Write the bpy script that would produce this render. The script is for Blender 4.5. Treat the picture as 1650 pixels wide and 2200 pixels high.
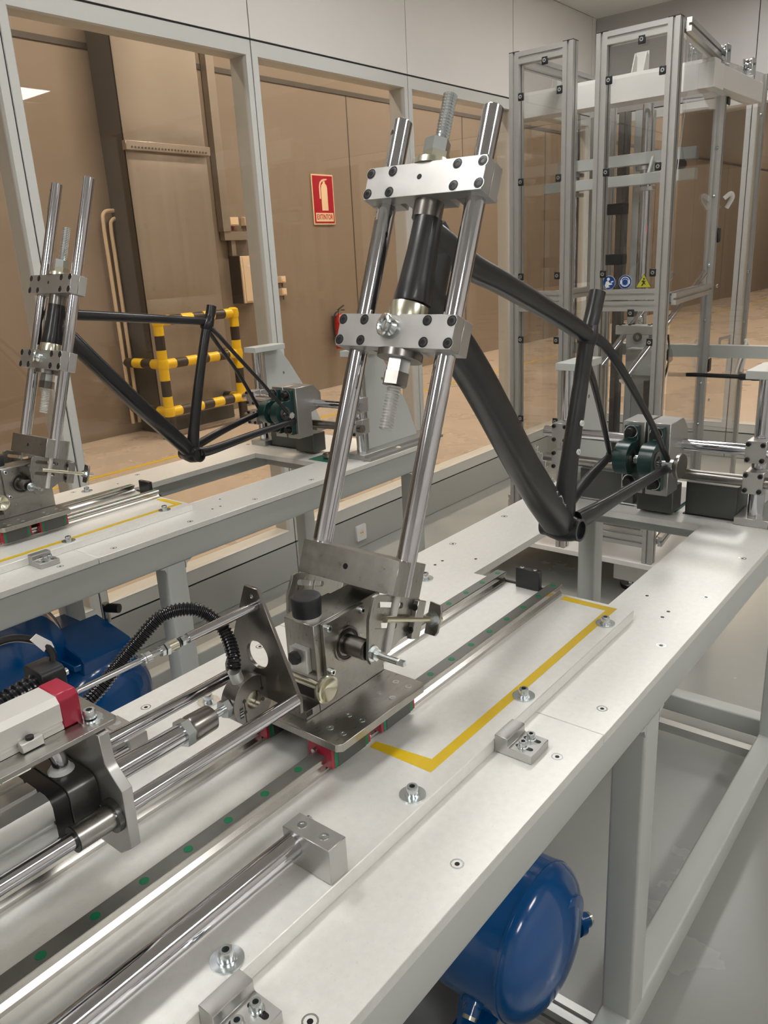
import bpy, math, random
from mathutils import Vector, Matrix
from mathutils.geometry import tessellate_polygon
random.seed(3)
S = bpy.context.scene
for o in list(bpy.data.objects): bpy.data.objects.remove(o)
PI = math.pi
# ------------------------------------------------------------------ camera
cd = bpy.data.cameras.new('camera'); cam = bpy.data.objects.new('camera', cd)
S.collection.objects.link(cam); S.camera = cam
cd.sensor_fit = 'HORIZONTAL'; cd.sensor_width = 36.0; cd.lens = 36.0*1700/1650
cd.clip_start = .02; cd.clip_end = 80
RX = ((0.62331283,-0.2684633,0.7344444),(-0.78024224,-0.15107239,0.60695896),(-0.05199193,-0.95136985,-0.30363176))
cam.matrix_world = Matrix([[RX[i][0], -RX[i][1], -RX[i][2], (-.24418407,-.66978665,1.553898)[i]] for i in range(3)] + [[0,0,0,1]])
# ------------------------------------------------------------------ world and exposure
wd = bpy.data.worlds.new('world'); S.world = wd; wd.use_nodes = True
wd.node_tree.nodes['Background'].inputs[0].default_value = (.75,.8,.85,1)
wd.node_tree.nodes['Background'].inputs[1].default_value = .05
S.view_settings.view_transform = 'Standard'; S.view_settings.look = 'None'
S.view_settings.gamma = 1; S.view_settings.use_curve_mapping = False
S.view_settings.exposure = 0.88
ROOM_LAMP, HALL_LAMP = 10.0, 95.0
# ------------------------------------------------------------------ materials
def nd(nt, t, **k):
    n = nt.nodes.new(t)
    for a, b in k.items():
        if a in n.inputs: n.inputs[a].default_value = b
        else: setattr(n, a, b)
    return n
def mat(name, col, rough=.5, metal=0., noise=0., scale=30., stretch=(1,1,1), bump=0., coat=0., spec=.5, rn=0., spots=0.):
    m = bpy.data.materials.new(name); m.use_nodes = True; nt = m.node_tree
    b = nt.nodes['Principled BSDF']
    b.inputs['Base Color'].default_value = (*col, 1); b.inputs['Roughness'].default_value = rough
    b.inputs['Metallic'].default_value = metal; b.inputs['Coat Weight'].default_value = coat
    b.inputs['Coat Roughness'].default_value = .08; b.inputs['Specular IOR Level'].default_value = spec
    if noise or rn or bump:
        tc = nd(nt, 'ShaderNodeTexCoord'); mp = nd(nt, 'ShaderNodeMapping'); mp.inputs['Scale'].default_value = stretch
        nt.links.new(tc.outputs['Object'], mp.inputs[0])
        nz = nd(nt, 'ShaderNodeTexNoise', Scale=scale, Detail=5., Roughness=.6); nt.links.new(mp.outputs[0], nz.inputs[0])
        cr = nd(nt, 'ShaderNodeMapRange'); cr.inputs[1].default_value = .3; cr.inputs[2].default_value = .7
        cr.inputs[3].default_value = 1-noise; cr.inputs[4].default_value = 1+noise
        nt.links.new(nz.outputs[0], cr.inputs[0])
        mx = nd(nt, 'ShaderNodeVectorMath', operation='SCALE'); mx.inputs[0].default_value = col
        nt.links.new(cr.outputs[0], mx.inputs['Scale'])
        src = mx.outputs[0]
        if spots:
            n2 = nd(nt, 'ShaderNodeTexNoise', Scale=scale*3.1, Detail=3.); nt.links.new(tc.outputs['Object'], n2.inputs[0])
            r2 = nd(nt, 'ShaderNodeMapRange'); r2.inputs[1].default_value = .66; r2.inputs[2].default_value = .74
            r2.inputs[3].default_value = 1; r2.inputs[4].default_value = 1-spots; nt.links.new(n2.outputs[0], r2.inputs[0])
            m2 = nd(nt, 'ShaderNodeVectorMath', operation='SCALE'); nt.links.new(src, m2.inputs[0]); nt.links.new(r2.outputs[0], m2.inputs['Scale']); src = m2.outputs[0]
        nt.links.new(src, b.inputs['Base Color'])
        if rn:
            c2 = nd(nt, 'ShaderNodeMapRange'); c2.inputs[1].default_value = .3; c2.inputs[2].default_value = .7
            c2.inputs[3].default_value = rough-rn; c2.inputs[4].default_value = rough+rn
            nt.links.new(nz.outputs[0], c2.inputs[0]); nt.links.new(c2.outputs[0], b.inputs['Roughness'])
        if bump:
            bp = nd(nt, 'ShaderNodeBump', Strength=bump, Distance=.002); nt.links.new(nz.outputs[0], bp.inputs['Height'])
            nt.links.new(bp.outputs[0], b.inputs['Normal'])
    return m
def emat(name, col, s):
    m = bpy.data.materials.new(name); m.use_nodes = True; nt = m.node_tree; nt.nodes.clear()
    e = nd(nt, 'ShaderNodeEmission', Strength=s); e.inputs[0].default_value = (*col, 1)
    nt.links.new(e.outputs[0], nd(nt, 'ShaderNodeOutputMaterial').inputs[0]); return m
def glass(name, tint, base=.04, gain=.9):
    m = bpy.data.materials.new(name); m.use_nodes = True; nt = m.node_tree; nt.nodes.clear()
    t = nd(nt, 'ShaderNodeBsdfTransparent'); t.inputs[0].default_value = (*tint, 1)
    g = nd(nt, 'ShaderNodeBsdfGlossy', Roughness=.004)
    lw = nd(nt, 'ShaderNodeLayerWeight', Blend=.5)
    p = nd(nt, 'ShaderNodeMath', operation='POWER'); p.inputs[1].default_value = 4.5; nt.links.new(lw.outputs['Facing'], p.inputs[0])
    q = nd(nt, 'ShaderNodeMath', operation='MULTIPLY_ADD'); q.inputs[1].default_value = gain; q.inputs[2].default_value = base
    nt.links.new(p.outputs[0], q.inputs[0])
    x = nd(nt, 'ShaderNodeMixShader'); nt.links.new(q.outputs[0], x.inputs[0]); nt.links.new(t.outputs[0], x.inputs[1]); nt.links.new(g.outputs[0], x.inputs[2])
    nt.links.new(x.outputs[0], nd(nt, 'ShaderNodeOutputMaterial').inputs[0]); return m
M = dict(
 plate=mat('milled_aluminium', (.78,.775,.74), .40, .35, .035, 90, (1,1,1), .0, rn=.05, spots=.10),
 plate_edge=mat('sawn_edge', (.42,.42,.41), .5, .6, .12, 60, (.2,1,1)),
 block=mat('milled_block', (.46,.455,.44), .38, .85, .04, 40, (1,1,1), rn=.05),
 brushed=mat('brushed_steel', (.37,.36,.335), .32, 1., .08, 60, (1,8,1), rn=.06),
 satin=mat('satin_aluminium', (.64,.64,.62), .40, .8, .03, 60),
 chrome=mat('ground_shaft', (.60,.60,.63), .10, 1.),
 steel=mat('dark_steel', (.24,.225,.21), .28, 1., .08, 50),
 zinc=mat('zinc_plate', (.66,.70,.71), .24, 1., .04, 80),
 yzinc=mat('passivated_steel', (.62,.60,.48), .25, 1.),
 railtop=mat('rail_top', (.20,.20,.19), .45, .6, .1, 60, rn=.1),
 railside=mat('rail_ground', (.45,.43,.40), .18, 1., .12, 40, (.3,1,1)),
 blackox=mat('black_oxide', (.022,.021,.022), .38, .3),
 rubber=mat('black_rubber', (.012,.013,.016), .42),
 hose=mat('black_hose', (.010,.010,.012), .22),
 frame=mat('grey_paint', (.47,.49,.47), .38, 0., .02, 8),
 carbon=mat('carbon_matt', (.016,.017,.018), .34, 0., .18, 22, coat=.12),
 carbon2=mat('carbon_black', (.008,.008,.009), .3, 0., .15, 22, coat=.12),
 insert=mat('dark_bore', (.01,.01,.012), .25),
 red=mat('red_plastic', (.33,.01,.035), .36), green=mat('green_plastic', (.0,.17,.07), .45),
 castgreen=mat('cast_green', (.008,.036,.033), .28, 0., .15, 60, bump=.25),
 yellow=mat('yellow_tape', (.66,.45,.012), .38, 0., .05, 20), yellowp=mat('yellow_paint', (.82,.55,.015), .3),
 blackp=mat('black_paint', (.035,.027,.022), .4),
 blue=mat('blue_enamel', (.0,.075,.27), .16, 0., .03, 12, coat=.5, bump=.04),
 white=mat('white_paint', (.72,.71,.68), .4), cream=mat('cream_box', (.72,.58,.42), .5),
 anod=mat('anodised_profile', (.55,.55,.53), .33, .75, .02, 30), slot=mat('slot_dark', (.05,.05,.05), .6),
 clampwhite=mat('pale_clamp', (.62,.63,.60), .4, .5),
 castdark=mat('cast_housing', (.10,.098,.092), .30, .6, .08, 40), warmalu=mat('sensor_extrusion', (.66,.645,.61), .36, .3),
 gbox=mat('grey_box', (.075,.078,.074), .35, .3, .06, 10),
 greenmat=mat('green_mat', (.01,.12,.075), .7),
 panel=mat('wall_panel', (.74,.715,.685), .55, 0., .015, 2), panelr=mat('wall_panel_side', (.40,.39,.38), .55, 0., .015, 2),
 wframe=mat('window_frame', (.58,.585,.56), .42), gap=mat('dark_seam', (.02,.02,.02), .8),
 base=mat('skirting_panel', (.40,.41,.39), .45), ceil=mat('ceiling_tile', (.66,.66,.64), .9),
 floor=mat('resin_floor', (.33,.335,.32), .26, 0., .03, 2.2, rn=.02), hfloor=mat('hall_floor', (.50,.42,.345), .30, 0., .02, 1.2, (1,1,1), rn=.08),
 hwall=mat('hall_wall', (.25,.205,.16), .6, 0., .03, .5, (1,1,3)), hdark=mat('hall_dark', (.075,.066,.058), .6),
 duct=mat('duct_sheet', (.36,.315,.27), .42, .55, .06, 2), signred=mat('sign_red', (.42,.01,.03), .4), signcream=mat('sign_cream', (.85,.66,.45), .5),
 extred=mat('extinguisher_red', (.42,.015,.012), .25), bluesign=mat('sign_blue', (.0,.045,.22), .4), yelsign=mat('sign_yellow', (.45,.42,.03), .4),
 ink=mat('black_print', (.02,.018,.015), .6), chalk=mat('white_marker', (.55,.57,.58), .7), whitep=mat('white_plastic', (.75,.75,.74), .35),
 wire=mat('steel_cable', (.7,.7,.7), .4, .5), screen=mat('louvre_white', (.85,.85,.85), .5),
 redlamp=emat('red_lamp', (1,.05,.08), 1.2),
 lamp=emat('ceiling_lamp', (1,.985,.96), ROOM_LAMP), hlamp=emat('hall_lamp', (1,.85,.68), HALL_LAMP),
 glass=glass('partition_glass', (.90,.88,.85), .035), acryl=glass('acrylic', (.93,.93,.925), .05, .9),
)
# ------------------------------------------------------------------ mesh builder
def V(*a): return Vector(a)
def basis(d):
    d = Vector(d).normalized(); a = V(0,0,1) if abs(d.z) < .9 else V(1,0,0)
    x = a.cross(d).normalized(); return x, d.cross(x), d
class MB:
    def __init__(s): s.v = []; s.f = []; s.s = []; s.m = []; s.mi = 0
    def add(s, vs, fs, sm=False):
        o = len(s.v); s.v += [tuple(p) for p in vs]
        for f in fs: s.f.append([i+o for i in f]); s.s.append(sm); s.m.append(s.mi)
        return s
    def box(s, x0, x1, y0, y1, z0, z1, X=None, ch=0):
        if ch:
            return s.prism([(x0+ch,y0),(x1-ch,y0),(x1,y0+ch),(x1,y1-ch),(x1-ch,y1),(x0+ch,y1),(x0,y1-ch),(x0,y0+ch)], 'z', z0, z1, X=X)
        vs = [V(x,y,z) for z in (z0,z1) for x,y in ((x0,y0),(x1,y0),(x1,y1),(x0,y1))]
        if X: vs = [X @ p for p in vs]
        return s.add(vs, [(3,2,1,0),(4,5,6,7),(0,1,5,4),(1,2,6,5),(2,3,7,6),(3,0,4,7)])
    def cyl(s, a, b, r, n=24, r2=None, caps=True, a0=0):
        a, b = Vector(a), Vector(b); r2 = r if r2 is None else r2; x, y, d = basis(b-a)
        vs = []
        for p, q in ((a, r), (b, r2)):
            for i in range(n):
                t = 2*PI*i/n + a0; vs.append(p + x*q*math.cos(t) + y*q*math.sin(t))
        s.add(vs, [(i,(i+1)%n,n+(i+1)%n,n+i) for i in range(n)], n > 8)
        if caps:
            o = len(s.v)-2*n
            s.f.append([o+i for i in range(n)][::-1]); s.s.append(False); s.m.append(s.mi)
            s.f.append([o+n+i for i in range(n)]); s.s.append(False); s.m.append(s.mi)
        return s
    def hexn(s, a, b, r): return s.cyl(a, b, r, 6, a0=.3)
    def lathe(s, a, d, prof, n=32, smooth=True):
        # prof: (distance along d, radius)
        a = Vector(a); x, y, d = basis(d); vs = []
        for h, r in prof:
            for i in range(n):
                t = 2*PI*i/n; vs.append(a + d*h + x*r*math.cos(t) + y*r*math.sin(t))
        fs = []
        for k in range(len(prof)-1):
            for i in range(n): fs.append((k*n+i, k*n+(i+1)%n, (k+1)*n+(i+1)%n, (k+1)*n+i))
        s.add(vs, fs, smooth)
        o = len(s.v)-n*len(prof)
        if prof[0][1] > 1e-5: s.f.append([o+i for i in range(n)][::-1]); s.s.append(False); s.m.append(s.mi)
        if prof[-1][1] > 1e-5: s.f.append([o+(len(prof)-1)*n+i for i in range(n)]); s.s.append(False); s.m.append(s.mi)
        return s
    def ring(s, a, b, r0, r1, n=28):
        # tube with a bore (r0 < r1)
        a, b = Vector(a), Vector(b); x, y, d = basis(b-a); vs = []
        for p, q in ((a,r0),(a,r1),(b,r1),(b,r0)):
            for i in range(n):
                t = 2*PI*i/n; vs.append(p + x*q*math.cos(t) + y*q*math.sin(t))
        def band(k, l): return [(k*n+i, k*n+(i+1)%n, l*n+(i+1)%n, l*n+i) for i in range(n)]
        s.add(vs, [], False); o = len(s.v)-4*n
        for k, l, sm in ((0,1,False),(1,2,True),(2,3,False),(3,0,True)):
            for f in band(k, l): s.f.append([i+o for i in f]); s.s.append(sm); s.m.append(s.mi)
        return s
    def prism(s, poly, ax, h0, h1, holes=(), X=None):
        # poly in the plane normal to ax; ax 'x': (y,z), 'y': (x,z), 'z': (x,y)
        def P3(p, h): return V(h,p[0],p[1]) if ax == 'x' else V(p[0],h,p[1]) if ax == 'y' else V(p[0],p[1],h)
        loops = [list(poly)] + [list(h) for h in holes]
        flat = [p for l in loops for p in l]; n = len(flat)
        vs = [P3(p, h0) for p in flat] + [P3(p, h1) for p in flat]
        if X: vs = [X @ p for p in vs]
        if holes or len(poly) > 12: tri = [tuple(t) for t in tessellate_polygon([[V(p[0],p[1],0) for p in l] for l in loops])]
        else: tri = [tuple(range(n))]
        s.add(vs, [t[::-1] for t in tri] + [tuple(i+n for i in t) for t in tri])
        o = len(s.v)-2*n; k = 0
        for li, l in enumerate(loops):
            m = len(l); sm = li > 0 and m > 10
            for i in range(m):
                j = (i+1) % m
                s.f.append([o+k+i, o+k+j, o+n+k+j, o+n+k+i]); s.s.append(sm); s.m.append(s.mi)
            k += m
        return s
    def tube(s, pts, rad, n=12, caps=True, sq=1., up=None):
        # swept tube; rad number or list of r or (rw, rh)
        pts = [Vector(p) for p in pts]; N = len(pts); vs = []
        if not isinstance(rad, (list, tuple)): rad = [rad]*N
        px = None
        for i, p in enumerate(pts):
            d = (pts[min(i+1,N-1)] - pts[max(i-1,0)]).normalized()
            if px is None:
                x = Vector(up).cross(d).normalized() if up else basis(d)[0]
            else: x = (px - d*px.dot(d)).normalized()
            y = d.cross(x); px = x
            r = rad[i]; rw, rh = (r if isinstance(r, (list, tuple)) else (r, r))
            for k in range(n):
                t = 2*PI*k/n; c, q = math.cos(t), math.sin(t)
                if sq != 1: c = math.copysign(abs(c)**sq, c); q = math.copysign(abs(q)**sq, q)
                vs.append(p + x*rw*c + y*rh*q)
        fs = [(i*n+k, i*n+(k+1)%n, (i+1)*n+(k+1)%n, (i+1)*n+k) for i in range(N-1) for k in range(n)]
        s.add(vs, fs, True)
        if caps:
            o = len(s.v)-n*N
            s.f.append([o+i for i in range(n)][::-1]); s.s.append(False); s.m.append(s.mi)
            s.f.append([o+(N-1)*n+i for i in range(n)]); s.s.append(False); s.m.append(s.mi)
        return s
    def profile(s, a, b, w=.045):
        # slotted aluminium profile between two points (axis aligned)
        a, b = Vector(a), Vector(b); d = (b-a).normalized()
        x = V(1,0,0) if abs(d.x) < .9 else V(0,1,0)
        x = (x - d*x.dot(d)).normalized(); y = d.cross(x)
        h = w/2; g = .0045; dp = .010; q = []
        for k in range(4):
            c, n_ = math.cos(k*PI/2), math.sin(k*PI/2)
            for u, v in ((h,-h),(h,-g),(h-dp,-g),(h-dp,g),(h,g)): q.append((u*c-v*n_, u*n_+v*c))
        n = len(q)
        vs = [a + x*u + y*v for u, v in q] + [b + x*u + y*v for u, v in q]
        tri = [tuple(t) for t in tessellate_polygon([[V(u,v,0) for u, v in q]])]
        return s.add(vs, [t[::-1] for t in tri] + [tuple(i+n for i in t) for t in tri] + [(i,(i+1)%n,n+(i+1)%n,n+i) for i in range(n)])
    def mesh(s, name, mats, X=None):
        me = bpy.data.meshes.new(name)
        vs = [X @ Vector(p) for p in s.v] if X is not None else s.v
        me.from_pydata([tuple(p) for p in vs], [], s.f); me.polygons.foreach_set('use_smooth', s.s)
        for m in mats: me.materials.append(M[m])
        if len(mats) > 1: me.polygons.foreach_set('material_index', s.m)
        me.update(); me.set_sharp_from_angle(angle=.62); return me
INV = {}
def E(name, label, cat, loc=(0,0,0), group=None, X=None):
    o = bpy.data.objects.new(name, None); S.collection.objects.link(o); o.empty_display_size = .05
    o.matrix_world = X if X is not None else Matrix.Translation(loc)
    INV[o] = (Matrix.Identity(4) if X is not None else Matrix.Translation(-Vector(loc)))
    tag(o, label, cat, group); return o
def tag(o, label=None, cat=None, group=None, kind=None):
    if label: o['label'] = label
    if cat: o['category'] = cat
    if group: o['group'] = group
    if kind: o['kind'] = kind
    return o
def O(name, mb, m, parent=None, bev=0, label=None, cat=None, group=None, kind=None):
    mats = m if isinstance(m, (list, tuple)) else [m]
    X = INV.get(parent) if parent is not None else None
    o = bpy.data.objects.new(name, mb.mesh(name, mats, X)); S.collection.objects.link(o)
    if parent is not None: o.parent = parent; INV[o] = INV.get(parent)
    if bev:
        b = o.modifiers.new('bevel', 'BEVEL'); b.width = bev; b.segments = 1; b.limit_method = 'ANGLE'; b.angle_limit = .7
    return tag(o, label, cat, group, kind)
def OM(name, src, parent, off, X=None):
    # another object sharing src's mesh, moved by off
    o = src.copy(); o.name = name; S.collection.objects.link(o); o.parent = parent; INV[o] = INV.get(parent)
    o.matrix_local = Matrix.Translation(off) @ (X if X is not None else Matrix.Identity(4)); return o
def dup(root, X, label=None, group=None):
    # copy a thing with its parts and sub-parts; X is applied in world space
    r = root.copy(); S.collection.objects.link(r); r.matrix_world = X @ root.matrix_world
    for k in ('label','group'):
        pass
    if label: r['label'] = label
    if group: r['group'] = group
    def rec(src, dst):
        for ch in list(src.children):
            if ch.parent is src:
                c = ch.copy(); S.collection.objects.link(c); c.parent = dst; rec(ch, c)
    rec(root, r); return r
def B(x0,x1,y0,y1,z0,z1,ch=0): return MB().box(x0,x1,y0,y1,z0,z1,ch=ch)
def Cy(a,b,r,n=24,**k): return MB().cyl(a,b,r,n,**k)
def circ(cx, cy, r, n=24): return [(cx+r*math.cos(2*PI*i/n), cy+r*math.sin(2*PI*i/n)) for i in range(n)]
def slot(x0, x1, y, r, n=8):
    return [(x1+r*math.cos(t), y+r*math.sin(t)) for t in [(-PI/2+PI*i/n) for i in range(n+1)]] + [(x0+r*math.cos(t), y+r*math.sin(t)) for t in [(PI/2+PI*i/n) for i in range(n+1)]]
def rrect(x0,x1,y0,y1,r,n=4):
    q = []
    for cx,cy,t0 in ((x1-r,y0+r,-PI/2),(x1-r,y1-r,0),(x0+r,y1-r,PI/2),(x0+r,y0+r,PI)):
        for i in range(n+1): t = t0+PI/2*i/n; q.append((cx+r*math.cos(t), cy+r*math.sin(t)))
    return q
def smooth(pts, n=6):
    P = [Vector(p) for p in pts]; P = [P[0]*2-P[1]] + P + [P[-1]*2-P[-2]]; out = []
    for i in range(1, len(P)-2):
        a, b, c, d = P[i-1:i+3]
        for k in range(n):
            t = k/n; out.append(.5*((2*b) + (c-a)*t + (2*a-5*b+4*c-d)*t*t + (3*b-a-3*c+d)*t**3))
    out.append(P[-2]); return out
def lerp_list(vals, n):
    out = []
    for i in range(len(vals)-1):
        a, b = vals[i], vals[i+1]
        for k in range(n):
            t = k/n; out.append(tuple(a[j]*(1-t)+b[j]*t for j in range(2)) if isinstance(a, tuple) else a*(1-t)+b*t)
    out.append(vals[-1]); return out
def text_mesh(txt, size, X, thick=.0004, bold=0.0, space=1.0):
    c = bpy.data.curves.new('txt', 'FONT'); c.body = txt; c.size = size; c.align_x = 'CENTER'; c.align_y = 'CENTER'; c.extrude = thick; c.offset = bold
    c.space_character = space; c.resolution_u = 3
    o = bpy.data.objects.new('txt', c); S.collection.objects.link(o); bpy.context.view_layer.update()
    me = bpy.data.meshes.new_from_object(o.evaluated_get(bpy.context.evaluated_depsgraph_get()))
    bpy.data.objects.remove(o); mb = MB(); mb.add([X @ v.co for v in me.vertices], [list(p.vertices) for p in me.polygons]); bpy.data.meshes.remove(me); return mb
def screw_mb(p, d, r=.005, h=.005, n=14, sock=True):
    # socket head cap screw, head sits on p and points along d; bore as recess
    p = Vector(p); d = Vector(d).normalized(); mb = MB(); x, y, _ = basis(d)
    if not sock: return mb.cyl(p, p+d*h, r, n)
    ri = r*.5
    vs = []
    for q, rr, k in ((p, r, n), (p+d*h*.86, r, n), (p+d*h, r*.88, n)):
        for i in range(k): t = 2*PI*i/k; vs.append(q + x*rr*math.cos(t) + y*rr*math.sin(t))
    mb.add(vs, [(j*n+i, j*n+(i+1)%n, (j+1)*n+(i+1)%n, (j+1)*n+i) for j in range(2) for i in range(n)], True)
    b = len(mb.v); top = [b-n+i for i in range(n)]
    vi = [p + d*hh + x*ri*math.cos(2*PI*i/n) + y*ri*math.sin(2*PI*i/n) for hh in (h, h*.35) for i in range(n)]
    mb.v += [tuple(q) for q in vi]
    for i in range(n):
        j = (i+1) % n
        for f in ([top[i], top[j], b+j, b+i], [b+i, b+j, b+n+j, b+n+i]): mb.f.append(f); mb.s.append(False); mb.m.append(0)
    mb.f.append([b+n+i for i in range(n)]); mb.s.append(False); mb.m.append(1)
    return mb
# ================================================================== THE SETTING
W, XE, H, XW, YS = 2.14, 5.865, 3.126, -3.29, -4.0
def struct(o): o['kind'] = 'structure'; return o
struct(O('floor', B(XW,XE,YS,W+.1,-.1,0), 'floor'))
struct(O('floor_hall', B(-9,34,W+.1,9,-.12,-.002).box(XE+.1,34,-14,W+.1,-.12,-.002), 'hfloor'))
# ceiling: tiles with thin shadow lines
cl = struct(O('ceiling', B(XW,XE,YS,W+.1,H+.012,H+.1), 'hdark'))
LAMPS = [(3.07,-2.70),(.67,-2.70),(-1.73,-2.70),(4.27,.50),(1.87,.50),(-.53,.50),(-2.6,.50)]
tm = None; nx = int(round((XE-XW)/.6))
for i in range(16):
    for j in range(11):
        x1 = XE-.6*i-.004; x0 = max(XW, x1-.592); y1 = W-.6*j-.004; y0 = max(YS, y1-.592)
        if x1 <= XW+.02 or y1 <= YS+.02: continue
        if any(abs((x0+x1)/2-(lx+.6)) < .6 and abs((y0+y1)/2-(ly+.3)) < .28 for lx, ly in LAMPS): continue
        O('ceiling_tile', B(x0,x1,y0,y1,H,H+.014), 'ceil', cl)
for k, (x, y) in enumerate(LAMPS):
    t = E('ceiling_light', 'recessed white ceiling light panel, mirrored in the glass partition' if k == 0 else 'recessed white ceiling light panel outside the picture, above the test benches', 'light', (x+.6,y+.3,H), 'recessed ceiling light panels' if k else None)
    O('light_frame', MB().prism([(x,y),(x+1.2,y),(x+1.2,y+.62),(x,y+.62)],'z',H-.006,H+.02,holes=[[(x+.02,y+.02),(x+1.18,y+.02),(x+1.18,y+.60),(x+.02,y+.60)]]), 'white', t)
    O('diffuser', B(x+.021,x+1.179,y+.021,y+.599,H+.002,H+.01), 'lamp', t)
def partition(nm, edges, X, mirror=False, matp='panel'):
    # a glazed wall in a local frame: local x along the wall, local y outwards, z up; edges = bay seams
    root = E(nm, None, None, X=X); root['kind'] = 'structure'
    kids = []
    for i in range(len(edges)-1):
        a, b = edges[i]+.003, edges[i+1]-.003
        kids.append(O('wall_panel', B(a,b,0,.1,2.486,H), matp, root))
        kids.append(O('skirting_panel', B(a,b,0,.1,.003,.187), 'base', root))
    O('seam_backing', B(edges[0],edges[-1],.006,.09,0,.2).box(edges[0],edges[-1],.006,.09,2.47,H), 'gap', root)
    for i, e in enumerate(edges): O('mullion_core', B(e-.004,e+.004,.008,.09,.19,2.49), 'gap', root)
    for i in range(len(edges)-1):
        a, b = edges[i]+.003, edges[i+1]-.003
        w = E('window_%d' % (len(WIN)+1), None, None, X=X); w['kind'] = 'structure'; WIN.append(w)
        O('window_frame', MB().prism([(a,.195),(b,.195),(b,2.478),(a,2.478)],'y',0,.1,holes=[[(a+.032,.262),(b-.032,.262),(b-.032,2.418),(a+.032,2.418)]], X=None), 'wframe', w, bev=.002)
        O('glass_pane', B(a+.03,b-.03,.018,.026,.258,2.422), 'glass', w)
    return root
WIN = []
partition('wall_left', [1.31+1.12*k for k in range(-4,4)]+[XE-.06], Matrix.Translation((0,W,0)))
# wall_right: along -y from the corner
XR = Matrix(((0,1,0,XE),(-1,0,0,W),(0,0,1,0),(0,0,0,1)))
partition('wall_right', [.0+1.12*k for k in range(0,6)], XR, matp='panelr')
struct(O('trim_1', B(XE-.058,XE+.1,W+.001,W+.1,0,H), 'panel'))
struct(O('wall_front', B(XW-.1,XW,YS,W+.1,0,H), 'panel'))
struct(O('wall_rear', B(XW,XE+.1,YS-.1,YS,0,H), 'panel'))
# hall beyond the glass
HW = 6.4
hw = struct(O('wall_hall', B(-9,34,HW,HW+.15,0,6.2), 'hwall'))
O('sill_strip', B(-9,34,HW-.01,HW,3.50,3.55), 'hdark', hw)
for k in range(-3,14): O('panel_joint', B(2.6*k+.2,2.6*k+.215,HW-.004,HW,0,3.5), 'hdark', hw)
struct(O('ceiling_hall', B(-9,34,W+.1,HW+.2,6.2,6.3).box(XE+.1,34,-14,W+.1,6.2,6.3), 'hdark'))
struct(O('wall_hall_end', B(20,20.1,-14,W,0,3.2), 'hwall')); struct(O('wall_hall_side', B(-9.1,-9,W,HW,0,6.2), 'hwall'))
struct(O('wall_upper', B(XW-2,XE+.12,W+.0,W+.1,H+.1,6.2), 'hdark'))
struct(O('wall_hall_south', B(XE,34,-14.1,-14,0,6.2), 'hwall')); struct(O('wall_hall_far', B(34,34.1,-14,9,0,6.2), 'hwall'))
for x, y in ((1.5,4.4),(5.2,4.4),(9.2,4.4),(13.4,4.2),(19,4),(26,3.5),(9.5,-1.5),(14.5,-1.5),(10,-7)):
    t = E('high_bay_light', 'warm strip light hanging high in the hall beyond the glass', 'light', (x,y,5.9), 'warm hall lights')
    O('housing', B(x-.75,x+.75,y-.16,y+.16,5.86,5.95), 'white', t); O('tube', B(x-.72,x+.72,y-.12,y+.12,5.845,5.859), 'hlamp', t)
    O('hanger', Cy((x-.5,y,5.95),(x-.5,y,6.2),.01,8).cyl((x+.5,y,5.95),(x+.5,y,6.2),.01,8), 'hdark', t)
# yellow floor marks in the hall
tag(O('floor_line', B(-4,30,5.04,5.09,-.002,.0), 'yellow'), 'long yellow line on the hall floor beyond the glass', 'floor marking')
for k in range(-1,3):
    x = 2.22+1.12*k
    tag(O('floor_dash', B(x,x+.15,2.61,2.66,-.002,.0), 'yellow'), ['short yellow dash on hall floor outside the glass, behind the far bench carriage','short yellow dash on hall floor seen below the far bench, left of its leg','short yellow dash on hall floor above the wall socket','short yellow dash on hall floor behind the leaning chrome shafts'][k+1], 'floor marking')
# air duct with ribbed sheet panels
t = E('air_duct', 'tall sheet-metal air duct with cross ribs behind the yellow barrier', 'duct', (4.9,6.2,0))
x0, x1, yf = 4.45, 5.38, 6.02
O('duct_side', B(x0,x0+.02,yf+.02,HW-.02,.12,6.0), 'hdark', t); O('duct_side', B(x1-.02,x1,yf+.02,HW-.02,.12,6.0), 'hdark', t)
def rib_sheet(z0, z1, n, phase):
    mb = MB(); k = n*2; zs = [z0+(z1-z0)*i/k for i in range(k+1)]
    ds = [0 if i % 2 == 0 else -.024 for i in range(k+1)]
    vs = []
    for xx, f in ((x0,0),(x0+.03,1),(x1-.03,1),(x1,0)):
        for z, d in zip(zs, ds): vs.append((xx, yf+d*f, z))
    m = k+1
    return mb.add(vs, [(c*m+i, (c+1)*m+i, (c+1)*m+i+1, c*m+i+1) for c in range(3) for i in range(k)])
for z0, z1, n in ((.14,1.30,3),(1.30,2.62,4),(2.70,4.1,4),(4.1,5.6,4)):
    m_ = rib_sheet(z0, z1, n, 0)
    O('duct_panel', m_, 'duct', t)
O('duct_flange', B(x0-.02,x1+.02,yf-.05,yf+.01,2.62,2.70), 'duct', t, bev=.004)
for k in range(24): O('rivet', Cy((x0+.04+k*.037,yf-.056,2.645),(x0+.04+k*.037,yf-.049,2.645),.009,8), 'hdark', t)
O('base_skid', B(x0,x1,yf,HW-.02,.0,.14), 'hdark', t)
# conduits
t = E('conduit_pair', 'pair of pale conduits bending down the hall wall left of the duct', 'pipe', (4.33,6.36,1.2))
for d, r in ((0,0),(.075,1)):
    O('conduit', MB().tube(smooth([(4.6,6.34,2.13-d*.9),(4.45+d*.5,6.34,2.13-d*.9),(4.345+d,6.34,2.11-d*.9),(4.32+d,6.34,2.0-d*.5),(4.32+d,6.34,1.6),(4.32+d,6.34,.1)],5),.018,8), 'cream', t)
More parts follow.
